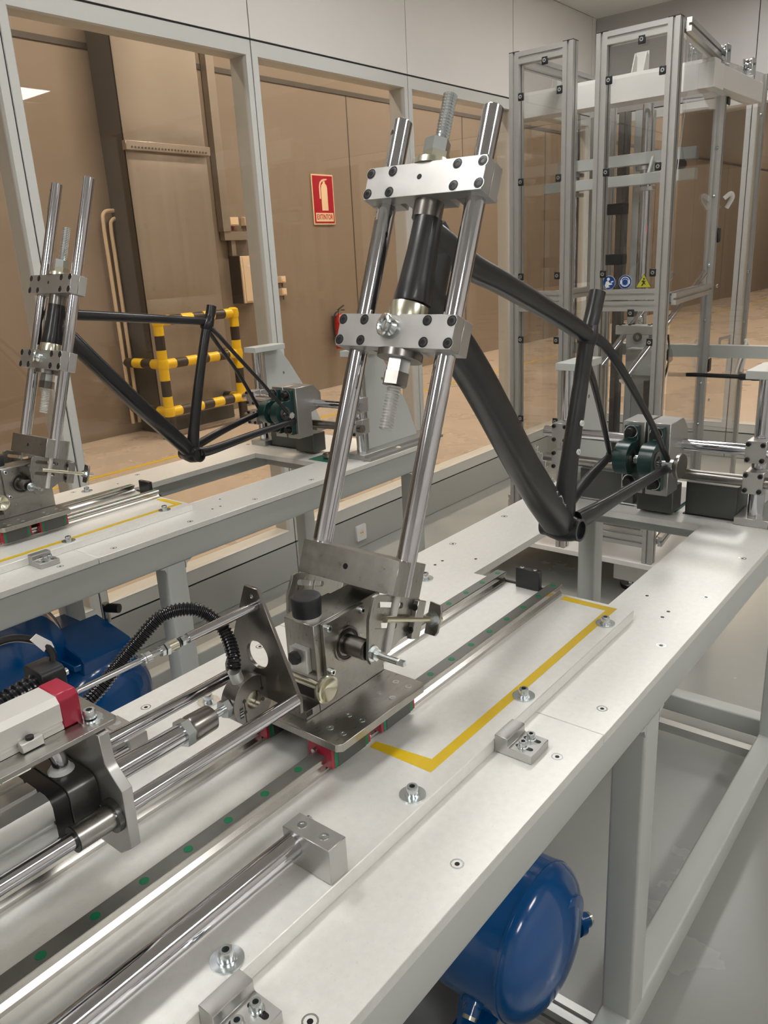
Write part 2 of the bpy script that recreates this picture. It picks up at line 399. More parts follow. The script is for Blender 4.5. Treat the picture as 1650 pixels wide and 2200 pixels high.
# column beside duct, cable trays, cabinet
t = E('cable_tray', 'grey vertical cable tray ending above the cream cabinet', 'cable tray', (5.8,6.35,1.93))
O('vertical_run', B(5.745,5.85,6.30,6.385,1.931,5.6), 'duct', t); O('cross_run', B(5.76,6.165,6.31,6.385,1.84,1.93), 'duct', t); O('drop_run', B(5.86,5.92,6.33,6.385,1.68,1.839), 'duct', t)
t = E('wall_cabinet', 'cream electrical cabinet on the hall wall right of the duct', 'cabinet', (6.0,6.3,1.17))
O('body', B(5.855,6.165,6.22,6.4,1.17,1.67), 'hdark', t)
O('door', B(5.855,6.165,6.20,6.22,1.17,1.67), 'cream', t, bev=.003); O('inner_panel', B(5.882,6.138,6.192,6.2,1.19,1.65), 'cream', t, bev=.002)
O('lock', Cy((6.12,6.192,1.43),(6.12,6.18,1.43),.012,12), 'blackox', t); O('label_plate', B(5.93,6.07,6.189,6.192,1.555,1.575), 'whitep', t)
for nm, xa, xb, za, zb, lb in (('switch_box',5.867,6.0,1.99,2.08,'left of two small cream boxes above the wall cabinet'),('switch_box',6.09,6.165,1.99,2.08,'right of two small cream boxes above the wall cabinet'),('wall_socket',6.565,6.645,1.355,1.43,'upper of two cream sockets on the hall wall right of the mullion'),('wall_socket',6.57,6.645,1.21,1.29,'lower of two cream sockets on the hall wall right of the mullion')):
    t = E(nm, lb, 'socket' if 'socket' in nm else 'switch box', ((xa+xb)/2,6.37,za))
    O('body', B(xa,xb,6.33,6.4,za,zb), 'cream', t, bev=.004); O('front_cover', B(xa+.012,xb-.012,6.324,6.33,za+.012,zb-.012), 'signcream', t, bev=.002)
    O('cable_gland', Cy(((xa+xb)/2,6.36,za),((xa+xb)/2,6.36,za-.05),.009,10), 'red' if nm == 'switch_box' else 'hdark', t)
# barrier
t = E('safety_barrier', 'yellow and black striped tube barrier around the duct base', 'barrier', (4.8,5.75,0))
yb, r = 5.75, .047
xs = (4.35, 5.28); zr = (.255, .71, 1.115)
def striped(a, b, n, start):
    a, b = Vector(a), Vector(b)
    for i in range(n):
        p, q = a.lerp(b, i/n), a.lerp(b, (i+1)/n)
        O('tube_section', Cy(p, q, r if (i+start) % 2 else r+.001, 16), 'blackp' if (i+start) % 2 else 'yellowp', t)
for x in xs:
    for a, b in ((zr[0],zr[1]),(zr[1],zr[2])): striped((x,yb,a),(x,yb,b),3,0)
    O('foot_post', Cy((x,yb,0),(x,yb,zr[0]),r,16), 'blackp', t); O('base_flange', Cy((x,yb,0),(x,yb,.012),.09,20), 'blackp', t)
for z in zr:
    striped((xs[0],yb,z),(xs[1],yb,z),7,0)
    for x in xs: O('tube_joint', MB().lathe((x,yb,z-.055),(0,0,1),[(0,.03),(.015,.052),(.055,.058),(.095,.052),(.11,.03)],16), 'yellowp', t)
for x in xs:
    for z in zr[:2]: striped((x,yb,z),(x,6.35,z),4,0)
# extinguisher sign
def sign_frame(X, parts): pass
t = E('extinguisher_sign', 'red EXTINTOR sign with a pale extinguisher pictogram on the hall wall', 'sign', (7.46,6.39,2.0))
sx0, sx1, sz0, sz1 = 7.265, 7.648, 2.003, 2.578
O('backing', B(sx0,sx1,6.385,6.395,sz0,sz1), 'signcream', t)
O('red_field', B(sx0+.014,sx1-.014,6.382,6.385,sz0+.016,sz1-.016), 'signred', t)
O('text_panel', B(sx0+.035,sx1-.035,6.379,6.382,sz0+.035,sz0+.135), 'signcream', t)
XT = Matrix.Translation((7.4565,6.378,2.088)) @ Matrix.Rotation(PI/2,4,'X')
lt = text_mesh('EXTINTOR', .085, Matrix.Identity(4), .0006, .0010); xs_ = [p[0] for p in lt.v]; kx = .285/(max(xs_)-min(xs_)); lt.v = [tuple(XT @ Vector((p[0]*kx, p[1], p[2]))) for p in lt.v]
O('lettering', lt, 'signred', t)
cx = 7.475
pic = MB().prism([(cx-.055,2.165),(cx+.055,2.165),(cx+.055,2.42),(cx+.045,2.455),(cx+.018,2.478),(cx+.018,2.50),(cx-.018,2.50),(cx-.018,2.478),(cx-.045,2.455),(cx-.055,2.42)],'y',6.379,6.382)
pic.prism([(cx-.018,2.50),(cx+.05,2.515),(cx+.06,2.53),(cx-.01,2.525),(cx-.03,2.512)],'y',6.379,6.382)
pic.prism([(cx-.09,2.30),(cx-.067,2.30),(cx-.067,2.44),(cx-.055,2.475),(cx-.02,2.505),(cx-.028,2.522),(cx-.075,2.485),(cx-.09,2.44)],'y',6.379,6.382)
O('pictogram', pic, 'signcream', t)
# fire extinguisher
t = E('fire_extinguisher', 'red fire extinguisher with black hose hung on the hall wall', 'fire extinguisher', (7.52,6.28,.49))
ex, ey = 7.51, 6.29
O('body', MB().lathe((ex,ey,.49),(0,0,1),[(0,.07),(.01,.078),(.34,.078),(.39,.065),(.425,.03),(.44,.022)],24), 'extred', t)
O('valve', Cy((ex,ey,.93),(ex,ey,.975),.02,12), 'zinc', t)
O('lever', MB().tube([(ex-.03,ey,.975),(ex+.03,ey,1.0),(ex+.085,ey,1.02)],.010,8).tube([(ex,ey,.97),(ex+.09,ey,.965)],.008,8), 'blackox', t)
O('hose', MB().tube(smooth([(ex-.02,ey,.96),(ex-.09,ey,.93),(ex-.125,ey,.84),(ex-.125,ey,.7),(ex-.10,ey,.62)],5),.011,8), 'blackox', t)
O('wall_bracket', B(ex-.04,ex+.04,6.36,6.4,.6,.9), 'hdark', t)
# wall socket on the skirting, room side
t = E('power_socket', 'white power socket on the grey skirting below the partition', 'socket', (2.93,2.135,.05))
O('cover_plate', MB().prism(rrect(2.895,2.975,.045,.135,.008),'y',2.128,2.14), 'whitep', t, bev=.002)
O('socket_ring', MB().ring((2.935,2.126,.09),(2.935,2.129,.09),.016,.028,20), 'whitep', t); O('socket_well', Cy((2.935,2.1279,.09),(2.935,2.1285,.09),.016,20), 'signcream', t)
O('contact_hole', Cy((2.928,2.1275,.09),(2.928,2.1279,.09),.003,8).cyl((2.943,2.1275,.09),(2.943,2.1279,.09),.003,8), 'insert', t)
# ================================================================== TEST BENCH (near), then the far one is a copy
def bench():
    t = E('test_bench', 'nearest test bench, grey painted frame under pale aluminium top plates', 'bench', (.6,.07,0))
    y0, y1, zt, zb = -.268, .410, .876, .860
    # plates: front plate x<.7185, rear plate with the long opening
    O('top_plate', MB().prism([(-1.25,y0),(.7178,y0),(.7178,y1),(-1.25,y1)],'z',zb,zt), 'plate', t, bev=.0008)
    O('top_plate', MB().prism([(.7192,y0),(2.08,y0),(2.08,y1),(.7192,y1)],'z',zb,zt,holes=[[(.95,-.09),(1.705,-.09),(1.705,.226),(.95,.226)]]), 'plate', t, bev=.0008)
    for y, x1 in ((-.259,2.08),(.343,2.08)):
        O('upper_beam', MB().prism(rrect(y,y+.060,.779,.859,.006,3),'x',-1.2,x1), 'frame', t)
        O('lower_beam', MB().prism(rrect(y,y+.060,.050,.122,.006,3),'x',-1.2,2.185), 'frame', t)
        for x in (-1.15,-.05,.918,2.050):
            O('leg', MB().prism(rrect(x,x+.064,y,y+.0598,.006,3),'z',.12,.779), 'frame', t)
        for x in (-1.118,.95,2.11): O('levelling_foot', Cy((x,y+.03,.0),(x,y+.03,.018),.035,20).cyl((x,y+.03,.018),(x,y+.03,.05),.009,10), 'rubber', t)
        for x in (.918,2.050):    # small gusset where leg meets beam
            for s, xx in ((-1,x),(1,x+.064)): O('gusset', MB().prism([(xx,.779),(xx+s*.022,.779),(xx+s*.006,.772),(xx,.757)],'y',y+.001,y+.058), 'frame', t)
    for x in (-1.12,.05,.72,1.86): O('cross_beam', MB().prism(rrect(x,x+.06,.781,.858,.006,3),'y',-.1995,.3435), 'frame', t)
    for x in (-1.12,2.132): O('stretcher', MB().prism(rrect(x,x+.055,.058,.121,.006,3),'y',-.1995,.3435), 'frame', t)
    for x in (.9,2.0): O('floor_rail', MB().profile((x,-.30,.06),(x,.46,.06),.045) if x < 1 else B(x,x+.03,-.19,.33,.062,.09), 'anod', t)
    # countersunk screws
    sc = None
    for x in (.1302,.3791,.6324,.7823,1.0311,1.2781,1.5275,1.80):
        for y in (-.2365,.3735):
            if sc is None:
                sc = O('countersunk_screw', MB().ring((x,y,zt-.004),(x,y,zt+.0004),.0065,.0085,20).ring((x,y,zt-.004),(x,y,zt-.0006),.0030,.0065,18).cyl((x,y,zt-.004),(x,y,zt-.0032),.0031,10), 'zinc', t); bx = (x, y)
                O('screw_recess', Cy((x,y,zt-.0005),(x,y,zt+.00025),.0032,10), 'insert', sc)
            else:
                s = OM('countersunk_screw', sc, t, (x-bx[0], y-bx[1], 0)); c = bpy.data.objects['screw_recess'].copy(); S.collection.objects.link(c); c.parent = s
    for x, y in ((1.224,-.1366),(1.1737,-.1982),(1.1437,-.1975),(1.17,.33),(1.14,.33),(1.22,.27)): O('tapped_hole', Cy((x,y,zt-.001),(x,y,zt+.0003),.0035,12), 'insert', t)
    return t
def washer_bolt(parent, x, y, z):
    b = O('washer_bolt', screw_mb((x,y,z+.0028),(0,0,1),.0078,.0115,18), ['zinc','insert'], parent)
    O('washer', MB().ring((x,y,z),(x,y,z+.0022),.006,.0175,28), 'zinc', b); O('spring_washer', MB().ring((x,y,z+.0022),(x,y,z+.0042),.005,.0098,18), 'zinc', b)
def plate_set():
    t = E('mounting_plate', 'pale aluminium mounting plate with yellow tape and washered bolts on near bench', 'plate', (.6,.067,.876))
    O('plate', MB().prism([(-.45,-.157),(1.104,-.157),(1.104,.291),(-.45,.291)],'z',.8762,.896), 'plate', t, bev=.001)
    for x in (-.18,.1183,.4287,.7184,1.0218):
        for y in (-.1355,.2715): washer_bolt(t, x, y, .896)
    return t
def tape():
    z0, z1 = .8961, .8964
    a = [(1.094,-.019),(1.0925,-.128),(.4805,-.1275),(.4795,-.0225),(.4945,-.0205),(.5055,-.1115),(1.0745,-.1125),(1.0765,-.019)]
    o = O('marking_tape', MB().prism(a,'z',z0,z1), 'yellow')
    return tag(o, 'yellow marking tape laid in a U beside the rail on the near mounting plate', 'tape')
def rails():
    out = []
    for k, y in enumerate((0, .127)):
        t = E('linear_rail', ('near-side' if k == 0 else 'far-side')+' ground steel linear rail with green hole plugs on the near bench', 'rail', (.6,y,.896))
        w = .0115; sec = [(y-w,.896),(y+w,.896),(y+w,.9015),(y+w-.0045,.9065),(y+w-.0045,.911),(y+w,.915),(y+w,.9193),(y+w-.0008,.92),(y-w+.0008,.92),(y-w,.9193),(y-w,.915),(y-w+.0045,.911),(y-w+.0045,.9065),(y-w,.9015)]
        m = MB().prism(sec,'x',-.40,1.096)
        O('rail_body', m, 'railside', t)
        O('rail_face', B(-.40,1.0955,y-w+.0012,y+w-.0012,.9199,.9202), 'railtop', t)
        base = None
        for i in range(-6,19):
            x = .06*i
            if base is None: base = O('hole_plug', Cy((0,y,.9202),(0,y,.9206),.0056,16), 'green', t)
            else: OM('hole_plug', base, t, (x,0,0))
        base.matrix_local = Matrix.Translation((.06*-6,0,0))
        out.append(t)
    return out
def clamp_stop(x, lab):
    t = E('locating_stop', lab, 'stop block', (x+.025,-.19,.876))
    sec = [(-.1575,.8763),(-.1575,.9035),(-.176,.9035),(-.1785,.902),(-.1785,.893),(-.1795,.890),(-.2165,.890),(-.2165,.8763)]
    O('block', MB().prism(sec,'x',x,x+.050), 'block', t, bev=.0007)
    for xx in (x+.0135, x+.0365):
        b = O('bolt', screw_mb((xx,-.196,.8915),(0,0,1),.0062,.0085,16), ['zinc','insert'], t); O('washer', MB().ring((xx,-.196,.8901),(xx,-.196,.8916),.005,.0078,18), 'zinc', b)
        O('slot', MB().prism(slot(-.208,-.188,xx,.0035)[::-1],'z',.8898,.8903,X=Matrix(((0,1,0,0),(1,0,0,0),(0,0,1,0),(0,0,0,1)))), 'insert', t)
    return t
def end_stop():
    t = E('end_stop', 'small black end stop block with two screws between the near rail ends', 'stop block', (1.085,.062,.876))
    O('block', B(1.086,1.098,.034,.088,.8965,.939), 'rubber', t, bev=.001)
    for y in (.046,.076): O('screw', screw_mb((1.092,y,.9388),(0,0,1),.0045,.0012,14), ['zinc','insert'], t)
    O('foot', B(1.098,1.103,.002,.125,.8965,.8995), 'rubber', t)
    return t
def carriage():
    t = E('carriage', 'steel carriage on the near rails with bearing housing and four red-ended bearing blocks', 'carriage', (.5,.064,.92))
    O('carriage_plate', MB().prism([(.404,-.0425),(.585,-.0425),(.5925,-.035),(.5925,.163),(.585,.1705),(.404,.1705),(.397,.163),(.397,-.035)],'z',.9385,.950), 'brushed', t, bev=.0006)
    for y in (0,.127):
        for x in (.407,.512):
            b = O('bearing_block', B(x+.006,x+.064,y-.0235,y+.0235,.9025,.9384), 'gbox', t, bev=.001)
            for xx, c in ((x,1),(x+.070,-1)):
                O('seal_plate', B(min(xx,xx+c*.006),max(xx,xx+c*.006),y-.0225,y+.0225,.9035,.9375), 'green', b)
                O('end_cap', B(min(xx-c*.005,xx),max(xx-c*.005,xx),y-.022,y+.022,.904,.937), 'red', b)
                O('grease_nipple', Cy((xx-c*.005,y+.004,.928),(xx-c*.014,y+.004,.928),.0035,10), 'zinc', b)
    sc = None
    for x in (.424,.462,.532,.570):
        for y in (-.0255,-.002,.130,.1535):
            if sc is None: sc = O('plate_screw', MB().ring((x,y,.9495),(x,y,.9506),.0025,.0052,16), 'zinc', t); b0 = (x,y)
            else: OM('plate_screw', sc, t, (x-b0[0],y-b0[1],0))
    hb = O('bearing_housing', B(.4455,.590,.0365,.0935,.9502,1.083), 'brushed', t, bev=.0008)
    O('housing_foot', MB().prism([(.418,.9502),(.4452,.9502),(.4452,.9635),(.418,.9635)],'y',.0365,.0935), 'brushed', t, bev=.0006)
    O('slot_opening', B(.4448,.4458,.046,.085,.968,.995).box(.4180,.4300,.0360,.0366,.955,.963), 'insert', t)
    f = O('bearing_flange', B(.458,.545,.030,.0364,.9985,1.0815), 'brushed', t, bev=.0005); O('bearing_flange', B(.458,.545,.0936,.100,.9985,1.0815), 'brushed', t, bev=.0005)
    for x, z in ((.466,1.0065),(.466,1.0735),(.537,1.0735),(.537,1.0065)): O('flange_screw', screw_mb((x,.0299,z),(0,-1,0),.0052,.0055,14), ['zinc','insert'], f)
    cx, cz = .502, 1.035
    for k, (r0, r1, m) in enumerate(((.0235,.0260,'steel'),(.0185,.0225,'blackox'),(.0150,.0180,'steel'))): O('bearing_ring', MB().ring((cx,.0275+.0004*k,cz),(cx,.031,cz),r0,r1,32), m, f)
    # bump stop cap
    cap = O('cap_collar', Cy((.463,.064,1.083),(.463,.064,1.088),.0195,28), 'satin', t)
    O('rubber_cap', MB().lathe((.463,.064,1.088),(0,0,1),[(0,.0205),(.0255,.0218),(.028,.0205),(.0285,.018),(.0278,.0)],32), 'rubber', t)
    O('side_bracket', MB().prism([(.436,1.012),(.4452,1.012),(.4452,1.048),(.436,1.048)],'y',.046,.074).box(.4345,.4365,.044,.076,1.012,1.048), 'satin', t)
    O('hex_bolt', MB().hexn((.4345,.063,1.034),(.427,.063,1.034),.010), 'blackox', t)
    # flared plunger between plate and housing
    O('plunger', MB().lathe((.432,.075,1.003),(0,-1,0),[(0,.006),(.055,.006),(.056,.010),(.062,.0165),(.067,.0195),(.070,.0205),(.0725,.0195),(.073,.0165),(.066,.004),(.0655,.0)],28), 'yzinc', t)
    return t
def gear():
    # shafts, triangle plate, load cell, cylinder and bracket on the near bench
    t = E('push_frame', 'triangular steel plate with a round hole carrying three chrome shafts', 'push frame', (.368,.064,.95))
    tri = [(.051,1.162),(.076,1.162),(.1335,1.034),(.1345,1.012),(.110,.992),(.020,.992),(-.009,.996),(-.0095,1.030),(-.006,1.036)]
    tri = [(.0505,1.164),(.0755,1.164),(.108,1.088),(.1345,1.034),(.1355,1.012),(-.0085,1.0035),(-.0095,1.024)]
    O('triangle_plate', MB().prism(tri,'x',.366,.3715,holes=[circ(.0635,1.068,.0195,32),circ(.0625,1.152,.0028,12)]), 'steel', t, bev=.0006)
    O('guide_shaft', Cy((.3655,-.002,1.022),(-.50,-.002,1.022),.0088,28), 'chrome', t); O('guide_shaft', Cy((.3655,.121,1.022),(-.50,.121,1.022),.0088,28), 'chrome', t)
    s = O('upper_shaft', Cy((.3655,.0565,1.140),(.258,.0565,1.140),.0062,24).cyl((.258,.0565,1.140),(.252,.0565,1.140),.0045,14), 'chrome', t)
    O('jam_nut', MB().hexn((.252,.0565,1.140),(.2475,.0565,1.140),.0062), 'zinc', t); O('jam_nut', MB().hexn((.2445,.0565,1.140),(.2415,.0565,1.140),.0062), 'blackox', t)
    t = E('displacement_sensor', 'white linear sensor with a red end cap and thin chrome rod', 'sensor', (.0,.056,1.12))
    O('coupling', Cy((.2415,.0565,1.140),(.229,.0565,1.140),.0072,20), 'yzinc', t); O('coupling_nut', MB().hexn((.229,.0565,1.140),(.2245,.0565,1.140),.0085).hexn((.2235,.0565,1.140),(.219,.0565,1.140),.0068), 'zinc', t)
    O('thin_rod', Cy((.219,.0565,1.140),(.104,.0565,1.140),.0034,16), 'chrome', t); O('rod_collar', Cy((.205,.0565,1.140),(.198,.0565,1.140),.0062,14).cyl((.1965,.0565,1.140),(.194,.0565,1.140),.0075,14), 'zinc', t)
    O('end_cap', MB().prism([(.034,1.1195),(.034,1.150),(.040,1.156),(.073,1.156),(.079,1.150),(.079,1.1195)],'x',.083,.104), 'red', t, bev=.001)
    for y in (.038,.075):
        for z in (1.124,1.150): O('cap_screw', Cy((.104,y,z),(.1055,y,z),.0022,10), 'zinc', t)
    O('sensor_body', MB().prism([(.0345,1.1195),(.0345,1.1235),(.036,1.1245),(.036,1.1275),(.0345,1.1285),(.0345,1.148),(.040,1.1545),(.073,1.1545),(.0785,1.149),(.0785,1.1195)],'x',-.50,.083), 'warmalu', t)
    c = O('fixing_clip', B(.035,.058,.026,.0345,1.1195,1.130), 'satin', t, bev=.001); O('clip_screw', Cy((.046,.030,1.130),(.046,.030,1.133),.004,12), 'blackox', c)
    # load cell
    t = E('load_cell', 'round steel load cell with keyhole slots on the piston rod', 'load cell', (.345,.064,1.017))
    lx, lz, R_ = .3415, 1.0165, .0335
    O('cell_body', MB().prism(circ(lx,lz,R_,40),'y',.0515,.0765,holes=[circ(lx+.001,lz,.0125,28)]), 'steel', t, bev=.001)
    O('cell_web', Cy((lx,.060,lz),(lx,.068,lz),.0126,28), 'yzinc', t)
    sl = MB()
    for sx, sz in ((-.0155,.006),(-.0155,-.010),(.0155,-.006),(.0155,.010)): sl.cyl((lx+sx,.0509,lz+sz),(lx+sx,.0516,lz+sz),.0026,12)
    sl.box(lx-.0160,lx-.0150,.0510,.0516,lz-.029,lz-.010).box(lx-.0160,lx-.0150,.0510,.0516,lz-.006,lz+.006).box(lx+.0150,lx+.0160,.0510,.0516,lz+.010,lz+.029)
    O('keyhole_slots', sl, 'insert', t, kind='stuff')
    O('data_label', B(lx-.0245,lx-.0185,.0512,.0516,lz-.016,lz-.001), 'insert', t)
    O('label_bars', MB().box(lx-.0243,lx-.0187,.0510,.0513,lz-.013,lz-.0115).box(lx-.0243,lx-.0187,.0510,.0513,lz-.009,lz-.008).box(lx-.0243,lx-.0187,.0510,.0513,lz-.005,lz-.0045), 'satin', t, kind='stuff')
    O('cable_boss', Cy((lx-.012,.064,lz+.030),(lx-.016,.064,lz+.046),.0085,20), 'satin', t)
    # cylinder, rod and clevis
    t = E('air_cylinder', 'large ribbed aluminium air cylinder with chrome piston rod and steel coupling', 'air cylinder', (0,.060,.95))
    O('lock_nut', MB().hexn((.3085,.064,1.0185),(.300,.064,1.0185),.0125), 'zinc', t); O('stud', Cy((.3085,.064,1.0185),(.284,.064,1.0185),.0055,16), 'zinc', t)
    O('coupling', MB().lathe((.286,.064,1.0185),(-1,0,0),[(0,.009),(.006,.0165),(.037,.0175),(.040,.0165)],32), 'steel', t)
    O('rod_nut', MB().hexn((.246,.064,1.0185),(.234,.064,1.0185),.0180), 'zinc', t)
    O('piston_rod', Cy((.240,.064,1.0195),(.08,.064,1.0195),.0128,32), 'chrome', t)
    y0, y1, z0, z1 = .0215, .0985, .984, 1.061
    O('end_block', MB().prism(rrect(y0-.001,y1+.001,z0-.001,z1+.001,.014,5),'x',.068,.0995), 'castdark', t, bev=.0015)
    O('end_collar', MB().prism(rrect(y0+.001,y1-.001,z0+.001,z1-.001,.012,5),'x',.050,.0678), 'blackox', t, bev=.001)
    g = .0035
    sec = [(y0,z0+.012),(y0,z0+.026),(y0+g,z0+.027),(y0+g,z0+.031),(y0,z0+.032),(y0,z0+.046),(y0+g,z0+.047),(y0+g,z0+.051),(y0,z0+.052),(y0,z1-.010),(y0+.004,z1-.003),(y0+.012,z1),(y0+.022,z1),(y0+.023,z1-g),(y0+.028,z1-g),(y0+.029,z1),(y1-.029,z1),(y1-.028,z1-g),(y1-.023,z1-g),(y1-.022,z1),(y1-.010,z1),(y1,z1-.010),(y1,z0+.010),(y1-.010,z0),(y0+.010,z0)]
    O('barrel', MB().prism(sec,'x',-.50,.0499), 'satin', t, bev=.0006)
    e = O('elbow_fitting', MB().tube(smooth([(.082,.058,1.060),(.082,.058,1.074),(.080,.062,1.083),(.073,.070,1.086),(.060,.082,1.086)],4),.0082,14), 'chrome', t)
    O('thread_tape', MB().lathe((.082,.058,1.061),(0,0,1),[(0,.014),(.002,.0135),(.004,.011),(.006,.0105)],20), 'whitep', e)
    O('fitting_body', Cy((.064,.078,1.086),(.040,.100,1.086),.0095,14), 'blackox', e)
    # bracket plates
    t = E('cylinder_bracket', 'profiled aluminium bracket plate with a thin shelf above the air cylinder', 'bracket', (.106,.06,.95))
    prof = [(-.0045,1.1125),(.1265,1.1125),(.1265,1.080),(.138,1.068),(.1455,1.058),(.1445,.986),(.128,.969),(.060,.969),(.058,.980),(.0,.972),(-.022,.988),(-.0235,1.058),(-.013,1.073),(-.006,1.080)]
    prof = [(.003,1.1125),(.1215,1.1125),(.1215,1.082),(.128,1.072),(.146,1.056),(.144,.986),(.130,.971),(.0,.971),(-.0215,.987),(-.0235,1.057),(-.0055,1.073),(.001,1.081)]
    O('bracket_plate', MB().prism(prof,'x',.1005,.1125,holes=[circ(.064,1.0195,.016,24)]), 'block', t, bev=.0006)
    O('shelf', MB().prism([(-.50,.0085),(.1235,.0085),(.1285,.0135),(.1285,.085),(.124,.090),(-.50,.115)],'z',1.1135,1.119), 'brushed', t, bev=.0005)
    b = O('shelf_bolt', screw_mb((.109,.029,1.1218),(0,0,1),.0065,.0085,16), ['zinc','insert'], t); O('washer', MB().ring((.109,.029,1.119),(.109,.029,1.1205),.005,.0125,24), 'zinc', b)
    for y in (-.002,.121):
        fl = O('flange_bearing', Cy((.1003,y,1.022),(.0945,y,1.022),.0185,30), 'castdark', t); O('bearing_sleeve', MB().ring((.0945,y,1.022),(.054,y,1.022),.0095,.0135,28), 'brushed', fl)
        O('sleeve_seal', MB().ring((.054,y,1.022),(.0525,y,1.022),.009,.0138,24), 'blackox', fl)
        for a in (0.5,2.6,4.7): O('flange_screw', Cy((.0945,y+.0155*math.cos(a),1.022+.0155*math.sin(a)),(.0925,y+.0155*math.cos(a),1.022+.0155*math.sin(a)),.0022,8), 'zinc', fl)
def stop_shaft(sgn, lab):
    # big chrome shaft with its end support block
    cy = -.0985 if sgn < 0 else .233
    t = E('support_shaft', lab, 'shaft', (.2,cy,.896))
    ya, yb = (-.1545,-.0825) if sgn < 0 else (.217,.289)
    O('support_block', B(.2525,.2815,ya,yb,.8963,.9425), 'block', t, bev=.0008)
    for y in (ya+.020,yb-.018) if sgn < 0 else (ya+.02,yb-.02): O('block_screw', MB().ring((.267,y,.9424),(.267,y,.9432),.0024,.0058,20).ring((.267,y,.9424),(.267,y,.9428),.0,.0026,10), 'zinc', t)
    O('shaft', Cy((.2524,cy,.9245),(-.42,cy,.9245),.0142,36), 'chrome', t)
    O('end_screw', Cy((.2815,cy+.004,.934),(.286,cy+.004,.934),.006,14), 'zinc', t)
def corr_hose(name, lab, pts, r, pitch, m='hose'):
    P = smooth(pts, 10); L = 0; acc = [0]
    for i in range(1, len(P)): L += (P[i]-P[i-1]).length; acc.append(L)
    n = int(L/pitch)*4; Q = []; R_ = []
    j = 0
    for i in range(n+1):
        d = L*i/n
        while j < len(acc)-2 and acc[j+1] < d: j += 1
        u = (d-acc[j])/max(1e-6, acc[j+1]-acc[j]); Q.append(P[j].lerp(P[j+1], u)); R_.append(r*(1, 1, .80, .80)[i % 4])
    return tag(O(name, MB().tube(Q, R_, 16), m), lab, 'hose')
